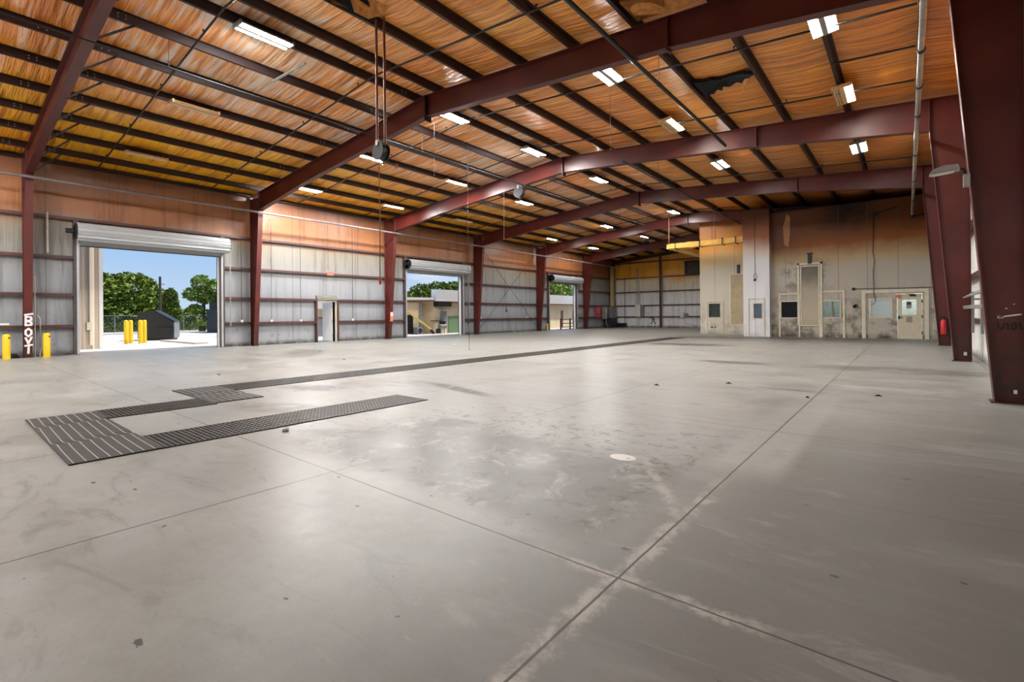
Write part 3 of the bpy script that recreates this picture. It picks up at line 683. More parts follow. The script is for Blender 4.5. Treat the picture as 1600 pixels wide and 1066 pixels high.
# ------------------------------------------------------------------ floor grates
pit = simple('dark_pit', (20,18,16), .9, 0, .3)
grate_m = simple('dirty_grate_steel', (58,53,47), .5, .3, .3, 8)
plate_m = simple('dark_rubber_plate', (32,29,27), .6, 0, .35, 5)
pale_m = simple('pale_seam_metal', (178,174,166), .4, .3, .15)
def grate(x0,x1,y0,y1,step,label):
    r = empty('floor_grate',((x0+x1)/2,(y0+y1)/2,0),label,'floor grate','drain grates in the floor')
    m = MB(); m.box(x0,x1,y0,y1,-.001,.002); m.build('pit_shade_sheet',pit,r)  # flat black sheet stands in for the shaded depth below the bars
    m = MB()
    for a,b,c,d in ((x0,x0+.025,y0,y1),(x1-.025,x1,y0,y1),(x0,x1,y0,y0+.025),(x0,x1,y1-.025,y1)): m.box(a,b,c,d,.002,.012)
    m.build('rim',grate_m,r)
    m = MB(); n = int((x1-x0)/.085)
    for i in range(1,n): 
        x = x0+(x1-x0)*i/n; m.box(x-.013,x+.013,y0,y1,.002,.010)
    n = int((y1-y0)/step)
    for j in range(1,n):
        y = y0+(y1-y0)*j/n; m.box(x0,x1,y-.012,y+.012,.002,.011)
    m.build('grating',grate_m,r)
def plate(x0,x1,y0,y1,label,nr,folds):
    """thin cover bent down along its fold lines, pale ribs running across the trench"""
    r = empty('drain_cover',((x0+x1)/2,(y0+y1)/2,0),label,'drain cover','ridged drain covers')
    N = 60; X = [x0+(x1-x0)*i/N for i in range(N+1)]
    hz = lambda x: .014-.011*max([math.exp(-((x-f)/.06)**2) for f in folds])
    m = MB(); vs = []
    for x in X: vs += [(x,y0,hz(x)),(x,y1,hz(x))]
    m.add(vs,[(2*i,2*i+2,2*i+3,2*i+1) for i in range(N)],True)
    m.box(x0,x1,y0,y0+.008,0,.003); m.box(x0,x0+.008,y0,y1,0,.012); m.box(x1-.008,x1,y0,y1,0,.012); m.build('plate',plate_m,r)
    for f in folds:
        m = MB(); m.box(f-.012,f+.012,y0,y1,.003,.006); m.build('fold_strip',M['black'],r)
    for k in range(nr):
        y = y0+(y1-y0)*(k+.35)/nr
        m = MB(); vs = []
        for x in X:
            dy = sum(.022*math.tanh((x-f)/.07)*math.exp(-abs(x-f)/.35) for f in folds)
            vs += [(x,y-.005+dy,hz(x)+.004),(x,y+.005+dy,hz(x)+.004)]
        m.add(vs,[(2*i,2*i+2,2*i+3,2*i+1) for i in range(N)],True); m.build('pale_rib',pale_m,r)
plate(-8.95,-5.85,.8,1.5,'dark ridged drain cover nearest the camera with pale ribs',8,(-8.2,-6.95))
grate(-6.62,-5.84,1.5,5.0,.05,'short dark floor grate running from the ribbed cover toward the hall middle')
grate(-9.0,-8.2,1.5,2.82,.05,'short dark floor grate joining the two ribbed drain covers')
plate(-10.38,-8.3,2.82,3.55,'dark ridged drain cover at the near end of the long trench',7,(-9.45,-9.0))
grate(-10.4,-9.5,3.55,27.0,.06,'long dark trench grate running down the length of the hall')
m = MB(); m.tube([(-5.6,2.6,.02),(-5.57,2.66,.02)],.02,6); m.build('pebble',M['white_paint'],None,label='small pale bit of rubble on the short grate edge',cat='debris')

# scattered bits on the floor
random.seed(9)
for k,(x,y) in enumerate(((-13.5,8.2),(-16.2,15.5),(-9.8,9.9),(-2.6,9.6),(-3.6,8.6),(-1.2,8.7),(-.35,9.5),(-12.4,4.3),(-17.5,9.6))):
    m = MB(); q = [(random.uniform(.03,.07),random.uniform(.02,.05)) for _ in range(1)][0]
    m.add([(x-q[0],y-q[1],.001),(x+q[0],y-q[1]*.6,.001),(x+q[0]*.7,y+q[1],.001),(x-q[0]*.6,y+q[1],.001),(x,y,.03)],[(3,2,1,0),(0,1,4),(1,2,4),(2,3,4),(3,0,4)])
    pale = k in (1,)
    m.build('rubble_bit',M['white_paint'] if pale else M['dark_metal'],None,label=('small white' if pale else 'small dark')+' bit of rubble lying on the bare concrete floor',cat='debris',group='white rubble bit' if pale else 'dark rubble bits on the floor')

# ------------------------------------------------------------------ bollards and things by the lettered column
for x,y,h,lab in ((-23.6,1.68,.85,'yellow steel bollard at the picture edge, before the lettered column'),(-23.7,2.68,.86,'yellow steel bollard between the lettered column and the dumpster doorway')):
    m = MB(); m.tube([(x,y,0),(x,y,h-.06),(x,y,h-.02),(x,y,h)],[.1,.1,.085,.03],16); o = m.build('bollard',M['yellow'],None,label=lab,cat='bollard',group='indoor yellow bollards')
    m = MB(); m.tube([(x+.03,y+.05,h-.1),(x+.09,y+.06,h-.14)],.03,6); m.build('chipped_patch',M['black'],o)
# dark heap
m = MB(); vs = []; N = 14
for i in range(N+1):
    for j in range(8):
        u = i/N; v = j/7; hh = .27*sin(pi*u)*sin(pi*min(1,v*1.0))*(.6+.6*noise.noise(Vector((u*4,v*4,2))))
        vs.append((-24.3+.5*v,1.66+.4*u,max(0,hh)))
m.add(vs,[(i*8+j,i*8+j+1,(i+1)*8+j+1,(i+1)*8+j) for i in range(N) for j in range(7)],True); m.build('tarp_heap',M['black'],None,label='crumpled black tarp heaped at the foot of the lettered column',cat='tarp')
# white bar on girt
m = MB(); m.box(XW+.2,XW+.23,1.2,1.79,1.15,1.22); m.build('white_bar',M['white_metal'],None,label='short white bar lying along the lowest girt at the picture edge',cat='bar')
# conduits
def conduit(pts, rad, label, mat='conduit', name='conduit'):
    m = MB(); m.tube(pts,rad,8); return m.build(name,M[mat],None,label=label,cat='conduit')
conduit([(XW+.28,2.42,.02),(XW+.28,2.42,2.9)],.02,'thin conduit rising beside the lettered column, against it')
conduit([(XW+.28,2.55,.02),(XW+.28,2.56,1.35),(XW+.28,2.48,1.5)],.025,'short bent conduit beside the yellow bollard and lettered column')
conduit([(XW+.26,2.76,3.78),(XW+.26,2.76,5.25)],.035,'pale vertical pipe between upper girts left of the dumpster doorway')
for i,(y,z0,z1) in enumerate(((10.72,1.2,6.2),(12.2,1.2,6.4),(15.2,1.2,6.4),(15.55,3.7,6.4),(25.75,1.2,5.2),(31.2,1.2,5.2),(9.35,1.2,5.1))):
    o = conduit([(XW+.23,y,z0),(XW+.23,y,z1)],.012,f'thin vertical conduit on the door wall, {["beside the second column","before the open walk-through door","past the open walk-through door","high past the walk-through door","at the start of the cross-braced bay","at the end of the cross-braced bay","between the dumpster doorway and second column"][i]}','girt')
    if z0 < 2: b = MB(); b.cbox((XW+.23,y,z0-.02),(.07,.09,.11)); b.build('outlet_box',M['white_metal'],o)
# exit sign over the walk-through door
conduit([(XW+.23,13.72,3.9),(XW+.23,13.72,6.3)],.012,'thin conduit feeding the exit sign','girt')
r = empty('exit_sign',(XW+.24,13.84,3.7),'small faded red exit sign above the open walk-through door','sign')
m = MB(); m.box(XW+.22,XW+.28,13.66,14.02,3.6,3.8); m.build('sign_box',M['pink_red'],r)
def text(s, size, loc, rot, mat, parent, name='lettering', ext=.002):
    cu = bpy.data.curves.new(name,'FONT'); cu.body = s; cu.size = size; cu.extrude = ext; cu.align_x = 'CENTER'; cu.align_y = 'CENTER'
    t = bpy.data.objects.new(name+'_curve',cu); COL.objects.link(t); bpy.context.view_layer.update()
    me = bpy.data.meshes.new_from_object(t.evaluated_get(bpy.context.evaluated_depsgraph_get())); bpy.data.objects.remove(t)
    me.materials.clear(); me.materials.append(mat); o = bpy.data.objects.new(name,me); COL.objects.link(o)
    o.parent = parent; o.matrix_parent_inverse = Matrix.Translation(-Vector(parent.location)); o.location = loc; o.rotation_euler = rot; return o
text('EXIT',.16,(XW+.284,13.84,3.7),(pi/2,0,pi/2),M['red_paint'],r)
# cross bracing rods in the fourth bay
for a,b,lab in (((XW+.32,25.4,.3),(XW+.32,32.5,6.6),'thin diagonal brace rod rising away from the camera in the cross-braced bay'),((XW+.4,25.4,6.6),(XW+.4,32.5,.3),'thin diagonal brace rod falling away from the camera in the cross-braced bay')):
    m = MB(); m.tube([a,b],.014,6); m.build('brace_rod',M['dark_metal'],None,label=lab,cat='brace rod')
r = empty('wall_hook',(XW+.25,28.6,1.9),'small dark hook fitting on the girt of the cross-braced bay','hook')
m = MB(); m.tube([(XW+.25,28.6,2.05),(XW+.27,28.6,1.7)],.02,6); m.build('shank',M['dark_metal'],r)
m = MB(); m.tube([(XW+.27,28.5,1.75),(XW+.3,28.6,1.62),(XW+.27,28.72,1.75)],.035,6); m.build('hook',M['dark_metal'],r)
# red marker on second left column pair
m = MB(); m.box(-23.66,-23.62,17.4,17.58,1.05,1.6)
o = m.build('safety_sign',M['pink_red'],None,label='narrow faded red safety plate on the column beside the chute doorway',cat='sign')
m = MB(); m.box(-23.625,-23.615,17.42,17.56,1.35,1.58); m.build('label_panel',M['white_metal'],o)

# graffiti on the lettered column's inner flange (letters read from top to bottom)
def stroke(m, pts, w):
    """flat sprayed stroke on the sloping flange of the lettered column: (y, z)"""
    def P(y,z): 
        x = -23.83+.63*z/6.33+.0125; return Vector((x,y,z))
    for a,b in zip(pts[:-1],pts[1:]):
        A,B = P(*a),P(*b); d = (B-A).normalized(); s = d.cross(Vector((1,0,0))).normalized()*w/2
        A2,B2 = A-d*w*.35,B+d*w*.35
        n = Vector((.003,0,0)); m.add([A2-s,B2-s,B2+s,A2+s,A2-s+n,B2-s+n,B2+s+n,A2+s+n],[(3,2,1,0),(4,5,6,7),(0,1,5,4),(1,2,6,5),(2,3,7,6),(3,0,4,7)])
yc = FY[0]
letters = [[[(-.09,1.5),(.1,1.54)]], [[(-.07,1.14),(-.07,1.44),(.06,1.42),(.07,1.32),(-.05,1.29),(.07,1.24),(.07,1.15),(-.07,1.14)]],
           [[(.0,.75),(-.07,.83),(-.07,.95),(0,1.02),(.07,.95),(.07,.83),(0,.75)]], [[(-.07,.7),(-.0,.5),(.08,.72)]], [[(-.08,.42),(.09,.45)],[(.01,.43),(.0,.16)]]]
par = colk[0][0]
for lt in letters:
    m = MB()
    for st in lt: stroke(m,[(yc+a,b) for a,b in st],.06)
    o = m.build('sprayed_letter',M['white_paint']); o.parent = par
# paint marks and switch plates on the tapered columns
def onweb(k, x, z, w, h, mat, name, t=.02):
    y = FY[k]-.006
    m = MB(); m.box(x-w/2,x+w/2,y-t,y,z-h/2,z+h/2); o = m.build(name,M[mat]); o.parent = colk[k][1]; return o
onweb(1,1.192,.165,.035,.055,'white_metal','switch_plate'); onweb(2,1.2,.2,.06,.09,'white_metal','switch_plate')
m = MB(); m.bar((1.03,FY[1]-.008,1.235),(1.262,FY[1]-.008,1.275),.004,.02,(0,0,1)); m.cbox((1.05,FY[1]-.008,1.236),(.06,.004,.035)); m.build('paint_stroke',M['white_paint']).parent = colk[1][1]
m = MB(); m.cbox((1.11,FY[1]-.008,1.36),(.02,.004,.014)); m.cbox((1.19,FY[1]-.008,1.42),(.014,.004,.012)); m.build('paint_fleck',M['white_paint']).parent = colk[1][1]
m = MB()
for pts in ([(1.02,1.17),(1.03,1.09),(1.07,1.06),(1.09,1.15)],[(1.12,1.16),(1.13,1.05)],[(1.16,1.14),(1.17,1.06),(1.21,1.08),(1.2,1.15),(1.17,1.15)],[(1.24,1.17),(1.26,1.06)]):
    for a,b in zip(pts[:-1],pts[1:]): m.bar((a[0],FY[1]-.0075,a[1]),(b[0],FY[1]-.0075,b[1]),.003,.026,(0,0,1))
m.build('black_scrawl',M['black_paint']).parent = colk[1][1]
# floodlight on the first tapered column
r = empty('wall_floodlight',(.7,9.74,3.35),'grey floodlight on an arm from the nearest tapered column','lamp')
m = MB(); m.box(.665,.735,9.66,9.78,3.16,3.34); m.build('junction_box',M['grey_pipe'],r)
m = MB(); m.tube([(.69,9.7,3.34),(.66,9.68,3.42),(.58,9.62,3.42)],.018,8); m.build('arm',M['dark_metal'],r)
m = MB(); m.prism([(.62,3.4),(.6,3.47),(.45,3.48),(.32,3.44),(.28,3.38),(.3,3.375)],1,9.52,9.72); m.build('lamp_head',M['grey_pipe'],r)
m = MB(); m.prism([(.56,3.385),(.31,3.368),(.31,3.372),(.56,3.392)],1,9.54,9.70); m.build('lens',M['white_metal'],r)

# fire extinguisher on the back of the third tapered column
r = empty('fire_extinguisher',(1.02,23.5,.42),'red fire extinguisher hung between the second and third tapered columns','fire extinguisher')
x,y = 1.1,24.93
m = MB(); m.tube([(x,y,.45),(x,y,.48),(x,y,.95),(x,y,1.0),(x,y,1.03)],[.07,.085,.085,.06,.03],14); m.build('cylinder',M['red_paint'],r)
m = MB(); m.tube([(x,y,1.03),(x,y,1.1)],.035,8); m.box(x-.1,x+.06,y-.02,y+.02,1.1,1.15); m.build('valve_handle',M['black'],r)
m = MB(); m.tube([(x+.04,y,1.1),(x+.12,y,1.05),(x+.13,y,.7)],.014,6); m.build('hose',M['black'],r)
m = MB(); m.box(x-.06,x+.06,y+.07,y+.17,.6,.9); m.build('bracket',M['navy'],r)

# conduit rack on the right wall
r = empty('conduit_rack',(1.2,15.5,.8),'galvanized rack of pale conduits and hanging channels between first two tapered columns','rack')
for i,(z,dx) in enumerate(((1.69,0),(1.73,.05),(1.77,.1))):
    m = MB(); m.tube([(1.17+dx,17.35-.2*i,z),(1.17+dx,13.4,z+.02)],.022,8); m.build('conduit',M['grey_pipe'],r)
for i,z in enumerate((1.41,1.455)):
    m = MB(); m.tube([(1.17,17.35,z),(1.17,13.3,z-.01)],.022,8); m.build('conduit',M['grey_pipe'],r)
for y,zb in ((16.1,.8),(14.25,.84)):
    m = MB(); m.box(1.22,1.27,y-.03,y+.03,zb,1.8); m.box(1.27,1.5,y-.02,y+.02,1.6,1.64); m.build('channel',M['grey_box'],r)

# ------------------------------------------------------------------ office block at the far end (setting) and its fittings
YA,YBk,YC = 33.4,30.25,30.7
def booth_wall(name, x0, x1, y0, z1, holes, mat, label, thick=.12):
    return wall(name,1,y0,y0+thick,x0,x1,lambda u: z1,holes,mat,label)
CX0 = -6.02
hC = [(-5.47,-4.68,1.08,1.96),(-3.49,-2.72,1.08,1.95),(-1.41,-.61,1.10,1.96),(-.36,.60,0,2.24)]
booth_wall('wall_office',CX0,XE-.02,YC,7.05,hC,M['booth'],'scorched office wall, brown above and sooty grey below')
booth_wall('wall_office_bay',-7.36,-5.97,YBk,7.28,[(-6.80,-6.38,1.05,1.88)],M['booth_pale'],'pale projecting office bay with one narrow window')
m = MB(); m.box(-6.0,-5.97,YBk+.12,YC,0,7.25); struct(m,'wall_office_return',M['booth_pale'],'narrow return of the pale office bay')
m = MB(); m.box(-7.36,-7.24,YBk+.12,YA+.1,0,7.28); struct(m,'wall_office_side',M['booth_pale'],'side of the pale office bay')
booth_wall('wall_office_far',-10.85,-7.36,YA,zt(-10.85)+.18,[(-10.28,-9.55,1.10,2.0)],M['booth_far'],'cream office wall set back beyond the pale bay')
m = MB(); m.box(-10.87,-10.75,YA+.12,YF,0,zt(-10.85)+.15); struct(m,'wall_office_end',M['booth_far'],'end of the cream office block')
m = MB(); m.box(-7.36,-5.97,YBk,YA,7.26,7.30); struct(m,'trim_1',M['booth_pale'],'top of the pale office bay')
m = MB(); m.box(CX0,XE,YC,YC+2.5,7.03,7.06); struct(m,'trim_2',M['booth'],'top of the scorched office wall')
# rooms behind the windows
room = simple('office_room_paint',(178,182,180),.7)
m = MB()
m.quad((CX0,YC+2.6,0),(XE,YC+2.6,0),(XE,YC+2.6,3),(CX0,YC+2.6,3)); m.quad((CX0,YC+.13,2.9),(XE,YC+.13,2.9),(XE,YC+2.6,2.9),(CX0,YC+2.6,2.9)); m.quad((-2,YC+.13,0),(-2,YC+2.6,0),(-2,YC+2.6,3),(-2,YC+.13,3))
struct(m,'wall_room',room,'room inside the office')
for rx_ in (-3.2,.3):
    m = MB(); m.box(rx_-.5,rx_+.5,YC+1.0,YC+1.6,2.82,2.88); m.build('room_light',emis('office_ceiling_lamp_%d'%(rx_*10),(.96,1,.95),5 if rx_ < 0 else 16),None,label='flat ceiling lamp inside the office '+('behind the barred window' if rx_ < 0 else 'behind the door glass'),cat='ceiling light')
m = MB(); m.quad((-10.7,YA+2,0),(-7.4,YA+2,0),(-7.4,YA+2,3),(-10.7,YA+2,3)); m.quad((-7.2,YBk+1.6,0),(-6.05,YBk+1.6,0),(-6.05,YBk+1.6,3),(-7.2,YBk+1.6,3)); struct(m,'wall_room_far',room,'rooms inside the far office')
def pane_mat(name, rgb, tr, rough=.05):
    t = NT(name); b = t.b; c = L(*rgb)
    b.inputs['Base Color'].default_value = c; b.inputs['Roughness'].default_value = rough
    b.inputs['Transmission Weight'].default_value = tr; b.inputs['IOR'].default_value = 1.2
    n = t.noise(3,5,.65); t.l(t.mr(n,.3,.7,rough,rough+.06), b.inputs['Roughness']); return t.m
M['pane_clear'] = pane_mat('office_glass',(206,214,212),.95,.02)
M['pane_dark'] = pane_mat('dark_office_glass',(26,28,36),.1)
M['pane_blue'] = pane_mat('grey_blue_glass',(104,120,138),.25)
M['pane_mist'] = pane_mat('misted_glass',(206,214,218),.5,.3)
def window(n, hole, y, mat, label, fw=.05, extra=None):
    a,b,c,d = hole
    r = empty(f'window_{n}',((a+b)/2,y,c),label,'window',None,'structure')
    m = MB()
    for q in ((a-fw,b+fw,d,d+fw),(a-fw,b+fw,c-fw,c),(a-fw,a,c,d),(b,b+fw,c,d)): m.box(q[0],q[1],y-.03,y+.03,q[2],q[3])
    m.build('frame',M['dirty_frame'],r)
    m = MB(); m.box(a,b,y+.03,y+.036,c,d); m.build('pane',M[mat],r); return r
w1 = window(1,hC[0],YC,'pane_dark','dark window of the scorched office wall, before the tall soot-stained panel')
w2 = window(2,hC[1],YC,'pane_clear','window just past the tall soot-stained panel with slanting bars behind')
w3 = window(3,hC[2],YC,'pane_mist','misted wide window beside the office door',.07)
window(4,(-6.80,-6.38,1.05,1.88),YBk,'pane_blue','narrow blue-grey window of the pale bay')
window(5,(-10.28,-9.55,1.10,2.0),YA,'pane_clear','window of the cream office door')
# mouldings: framed openings on the scorched wall
def moulding(name, x0, x1, z0, z1, y, label, w=.07, foot=True, t=.05):
    r = empty(name,((x0+x1)/2,y,z0),label,'trim',None,'structure')
    for q in ((x0-w,x0,z0,z1),(x1,x1+w,z0,z1)):
        m = MB(); m.box(q[0],q[1],y-t,y,q[2],q[3]); m.build('side_strip',M['dirty_frame'],r)
    m = MB(); m.box(x0-w,x1+w,y-t,y,z1,z1+w); m.build('head_strip',M['dirty_frame'],r)
    if not foot: m = MB(); m.box(x0-w,x1+w,y-t,y,z0-w,z0); m.build('foot_strip',M['dirty_frame'],r)
    return r
moulding('trim_3',-5.52,-4.62,0,2.36,YC,'pale strips around the dark window panel')
moulding('trim_4',-3.55,-2.6,0,2.4,YC,'pale strips around the barred window panel',.1)
moulding('trim_5',-1.62,.68,0,2.3,YC,'wide pale frame around misted window and door',.16)
moulding('trim_6',-10.4,-9.43,0,2.14,YA,'cream frame around the far office door')
moulding('trim_7',-7.05,-6.28,0,2.16,YBk,'white frame around the narrow bay window',.05)
# tall panels
def tall_panel(x0, x1, z0, z1, y, label, mat, out=True):
    r = empty('wall_panel',((x0+x1)/2,y,z0),label,'panel')
    m = MB(); m.box(x0,x1,y-.05,y-.005,z0,z1); m.build('sheet',mat,r)
    for q in ((x0-.06,x0,z0-.06,z1+.06),(x1,x1+.06,z0-.06,z1+.06),(x0,x1,z1,z1+.06),(x0,x1,z0-.06,z0)):
        m = MB(); m.box(q[0],q[1],y-.075,y-.005,q[2],q[3]); m.build('edge_strip',M['dirty_frame'],r)
    if out:
        for xx in (x0-.2,x1+.08):
            m = MB(); m.box(xx,xx+.1,y-.06,y-.005,z0+.0 if xx < x0 else .02,z1+.22); m.build('outer_strip',M['dirty_frame'],r)
        m = MB(); m.box(x0-.2,x1+.18,y-.06,y-.005,z1+.12,z1+.22); m.build('outer_strip',M['dirty_frame'],r)
def sooty():
    t = NT('soot_stained_panel'); Z = t.sep()[2]; n = t.noise(1.6,6,.65)
    zz = t.math('ADD', Z, t.math('MULTIPLY', n, 1.2))
    return t.set(t.ramp(t.math('DIVIDE', zz, 6), [(.1,L(160,150,128)),(.3,L(182,172,148)),(.52,L(170,160,138)),(.66,L(118,110,96)),(.85,L(78,72,64))]), .55)
tall_panel(-4.47,-3.68,.66,3.86,YC,'tall soot-stained panel framed in pale strips on the scorched wall',sooty())
tall_panel(-8.86,-7.45,.62,3.86,YA,'tall tan panel on the cream wall beside the pale bay',simple('tan_panel',(176,158,124),.55,0,.15,2),False)
# vents above the panels
for x,z0,z1,y,lab in ((-4.07,4.02,4.56,YC,'dark vertical vent slot above the soot-stained panel'),(-8.39,3.92,4.5,YA,'dark vertical vent slot above the tan panel')):
    r = empty('vent_slot',(x,y,z0),lab,'vent')
    m = MB(); m.box(x-.09,x+.09,y-.06,y-.002,z0,z1); m.build('housing',M['dark_metal'],r)
    m = MB(); m.box(x-.06,x+.06,y-.068,y-.06,z0+.04,z1-.06); m.build('opening',M['black'],r)
    m = MB(); m.box(x-.14,x+.14,y-.12,y-.002,z1,z1+.05); m.build('hood',M['dirty_frame'] if y == YA else M['dark_metal'],r)
# office door
r = empty('door_5',(.12,YC,0),'cream office door with a lit glazed upper half and lever handle','door',None,'structure')
dm = M['beige_metal']
m = MB(); a,b,c,d = -.34,.585,.02,2.22; wa,wb,wc,wd = -.17,.38,1.2,1.93
for q in ((a,wa,c,d),(wb,b,c,d),(wa,wb,c,wc),(wa,wb,wd,d)): m.box(q[0],q[1],YC-.005,YC+.04,q[2],q[3])
lf = m.build('leaf',dm,r)
m = MB(); m.box(wa,wb,YC+.015,YC+.02,wc,wd); m.build('pane',M['pane_clear'],r)
m = MB(); m.box(.0,.2,YC+.008,YC+.013,1.5,1.84); p1 = m.build('notice',simple('grey_notice',(150,150,140),.7,0,.3,14),r)
m = MB(); m.box(.02,.18,YC+.005,YC+.008,1.68,1.83); m.build('notice_picture',simple('dark_notice_print',(70,62,60),.6,0,.6,30),p1)
m = MB(); m.box(-.01,.22,YC-.012,YC-.005,.82,1.1); m.build('plaque',simple('worn_plaque',(150,144,132),.6,0,.3,14),r)
m = MB(); m.tube([(-.28,YC-.005,1.06),(-.28,YC-.07,1.06),(-.14,YC-.07,1.06)],.018,8); m.box(-.32,-.25,YC-.012,YC-.005,.98,1.14); m.build('lever_handle',M['dark_metal'],r)
m = MB(); m.box(.12,.36,YC-.08,YC-.005,2.1,2.19); m.bar((.3,YC-.06,2.2),(.0,YC-.1,2.22),.02,.02); m.build('closer',M['dark_metal'],r)
for z in (.3,1.1,1.85):
    m = MB(); m.box(.57,.61,YC-.02,YC-.003,z-.07,z+.07); m.build('hinge',M['dark_metal'],r)
r = empty('door_6',(-9.9,YA,0),'cream far office door with a window and two small dark holes','door',None,'structure')
m = MB(); a,b,c,d = -10.38,-9.45,.02,2.12; wa,wb,wc,wd = -10.28,-9.55,1.1,2.0
for q in ((a,wa,c,d),(wb,b,c,d),(wa,wb,c,wc),(wa,wb,wd,d)): m.box(q[0],q[1],YA-.035,YA-.002,q[2],q[3])
m.build('leaf',M['booth_far'],r)
m = MB(); m.cbox((-10.08,YA-.04,.43),(.16,.01,.08)); m.cbox((-9.86,YA-.04,.43),(.1,.01,.08)); m.build('hole',M['dark_metal'],r)
# red sign by the door
r = empty('exit_sign',(-.3,YC,2.1),'small faded red exit sign at the upper corner of the office door','sign')
m = MB(); m.box(-.4,-.22,YC-.07,YC-.052,2.03,2.19); m.build('sign_plate',M['pink_red'],r)
text('EXIT',.08,(-.31,YC-.075,2.11),(pi/2,0,0),M['red_paint'],r)
# dark spout
m = MB(); m.tube([(-2.1,YC-.005,1.62),(-2.06,YC-.12,1.7),(-1.98,YC-.2,1.74)],[.08,.06,.02],8); m.build('spout',M['dark_metal'],None,label='dark flared spout on the scorched wall between the barred and misted windows',cat='spout')
# horizontal rod and hanging cord
r = empty('wall_rod',(-.6,YC,2.53),'thin dark rod running along the scorched wall above the office door','rod')
m = MB(); m.tube([(-2.1,YC-.05,2.55),(XE-.1,YC-.05,2.50)],.014,6); m.build('rod',M['dark_metal'],r)
m = MB(); m.cbox((-2.12,YC-.04,2.55),(.14,.07,.14)); m.build('end_box',M['dark_metal'],r)
m = MB(); m.tube([(-1.3,YC-.05,6.3),(-1.27,YC-.06,5.9),(-1.3,YC-.06,4.4),(-1.24,YC-.06,3.9),(-1.3,YC-.06,3.4),(-1.27,YC-.08,2.2),(-1.2,YC-.1,1.9),(-1.26,YC-.1,1.78),(-1.36,YC-.1,1.72)],.016,6); m.build('power_cable',M['black'],None,label='black cord hanging down the scorched wall over the misted window',cat='cord')
r = empty('wall_bracket',(-1.3,YC,6.3),'dark bracket with a slanting arm high on the scorched wall','bracket')
m = MB(); m.cbox((-1.28,YC-.1,6.3),(.14,.2,.12)); m.build('box',M['dark_metal'],r)
m = MB(); m.tube([(-1.25,YC-.08,6.32),(-.3,YC-.05,6.6)],.025,6); m.build('arm',M['dark_metal'],r)
# ring and knob on the pale bay
r = empty('hose_hook',(-6.7,YBk,3.4),'small dark ring and knob fitting on the pale office bay','hook')
m = MB(); m.tube([(-6.7+.09*cos(a*pi/8),YBk-.03,3.47+.12*sin(a*pi/8)) for a in range(17)],.016,6); m.build('ring',M['grey_box'],r)
m = MB(); m.tube([(-6.76,YBk-.002,3.24),(-6.7,YBk-.1,3.26)],.06,8); m.build('knob',M['dark_metal'],r)
m = MB(); m.tube([(-6.7,YBk-.015,7.1),(-6.72,YBk-.015,5.5),(-6.7,YBk-.015,3.6)],.01,5); m.build('cord',M['dark_metal'],r)
# light stain flap on scorched wall
m = MB(); m.prism([(-5.3,5.2),(-5.1,5.0),(-5.02,5.6),(-5.0,6.7),(-5.15,6.9),(-5.35,6.2)],1,YC-.012,YC-.004); m.build('bare_patch',simple('bare_scorched_patch',(176,124,84),.6),None,label='pale tongue-shaped scar high on the scorched wall next to the bay',cat='wall scar')
# bars leaning behind the barred window
for i,x in enumerate((-3.1,-2.75)):
    m = MB(); m.bar((x-.05,YC+.5,2.3),(x+.15,YC+.4,.5),.1,.03,(0,1,0)); m.build('leaning_board',M['dirty_frame'],None,label=['pale board leaning inside the barred window, wider slant','pale board leaning inside the barred window, by its edge'][i],cat='board')
# insulated duct wrap over the far office
wrap = simple('yellowed_duct_wrap',(228,176,84),.35,0,.25,4)
r = empty('duct',(-9,32.2,5.75),'yellowed wrapped duct running across the cream office wall','duct')
m = MB(); vs = []; N = 60
for i in range(N+1):
    x = -12.6+5.2*i/N
    for (yy,zz) in ((32,5.76),(32,6.1),(32.6,6.1),(32.6,5.76)):
        j = noise.noise(Vector((x*3,yy*2,zz*2)))*.035
        vs.append((x,yy+j*(-1),zz+j))
m.add(vs,[(4*i+k,4*i+(k+1)%4,4*(i+1)+(k+1)%4,4*(i+1)+k) for i in range(N) for k in range(4)],False); m.add(vs[:4],[(0,1,2,3)]); m.build('front_run',wrap,r)
m = MB(); m.box(-12.62,-11.95,32.6,38.7,5.78,6.1); m.build('side_run',wrap,r)
for x in (-12.0,-10.4,-9.0,-8.2):
    m = MB(); m.box(x-.02,x+.02,31.95,32.65,5.72,6.14); m.build('band',M['dark_metal'],r)
for i,x in enumerate((-12.55,-9.7,-9.5)):
    m = MB(); m.tube([(x,32.3,6.1),(x,32.3,zt(x)+.1)],.045 if i == 0 else .02,6); m.build('hanger',M['rust_pipe'],r)
# wall fan
r = empty('exhaust_fan',(-15.9,YF-.3,5.8),'square dark exhaust fan high on the far end wall beside the cream office','fan')
m = MB()
for q in ((-16.55,-15.2,6.35,6.45),(-16.55,-15.2,5.15,5.25),(-16.55,-16.45,5.25,6.35),(-15.3,-15.2,5.25,6.35)): m.box(q[0],q[1],YF-.5,YF-.05,q[2],q[3])
m.build('frame',M['dark_metal'],r)
m = MB()
for k in range(8): m.box(-16.45,-15.3,YF-.4,YF-.36,5.27+.135*k,5.36+.135*k)
m.build('louvre',M['black'],r)
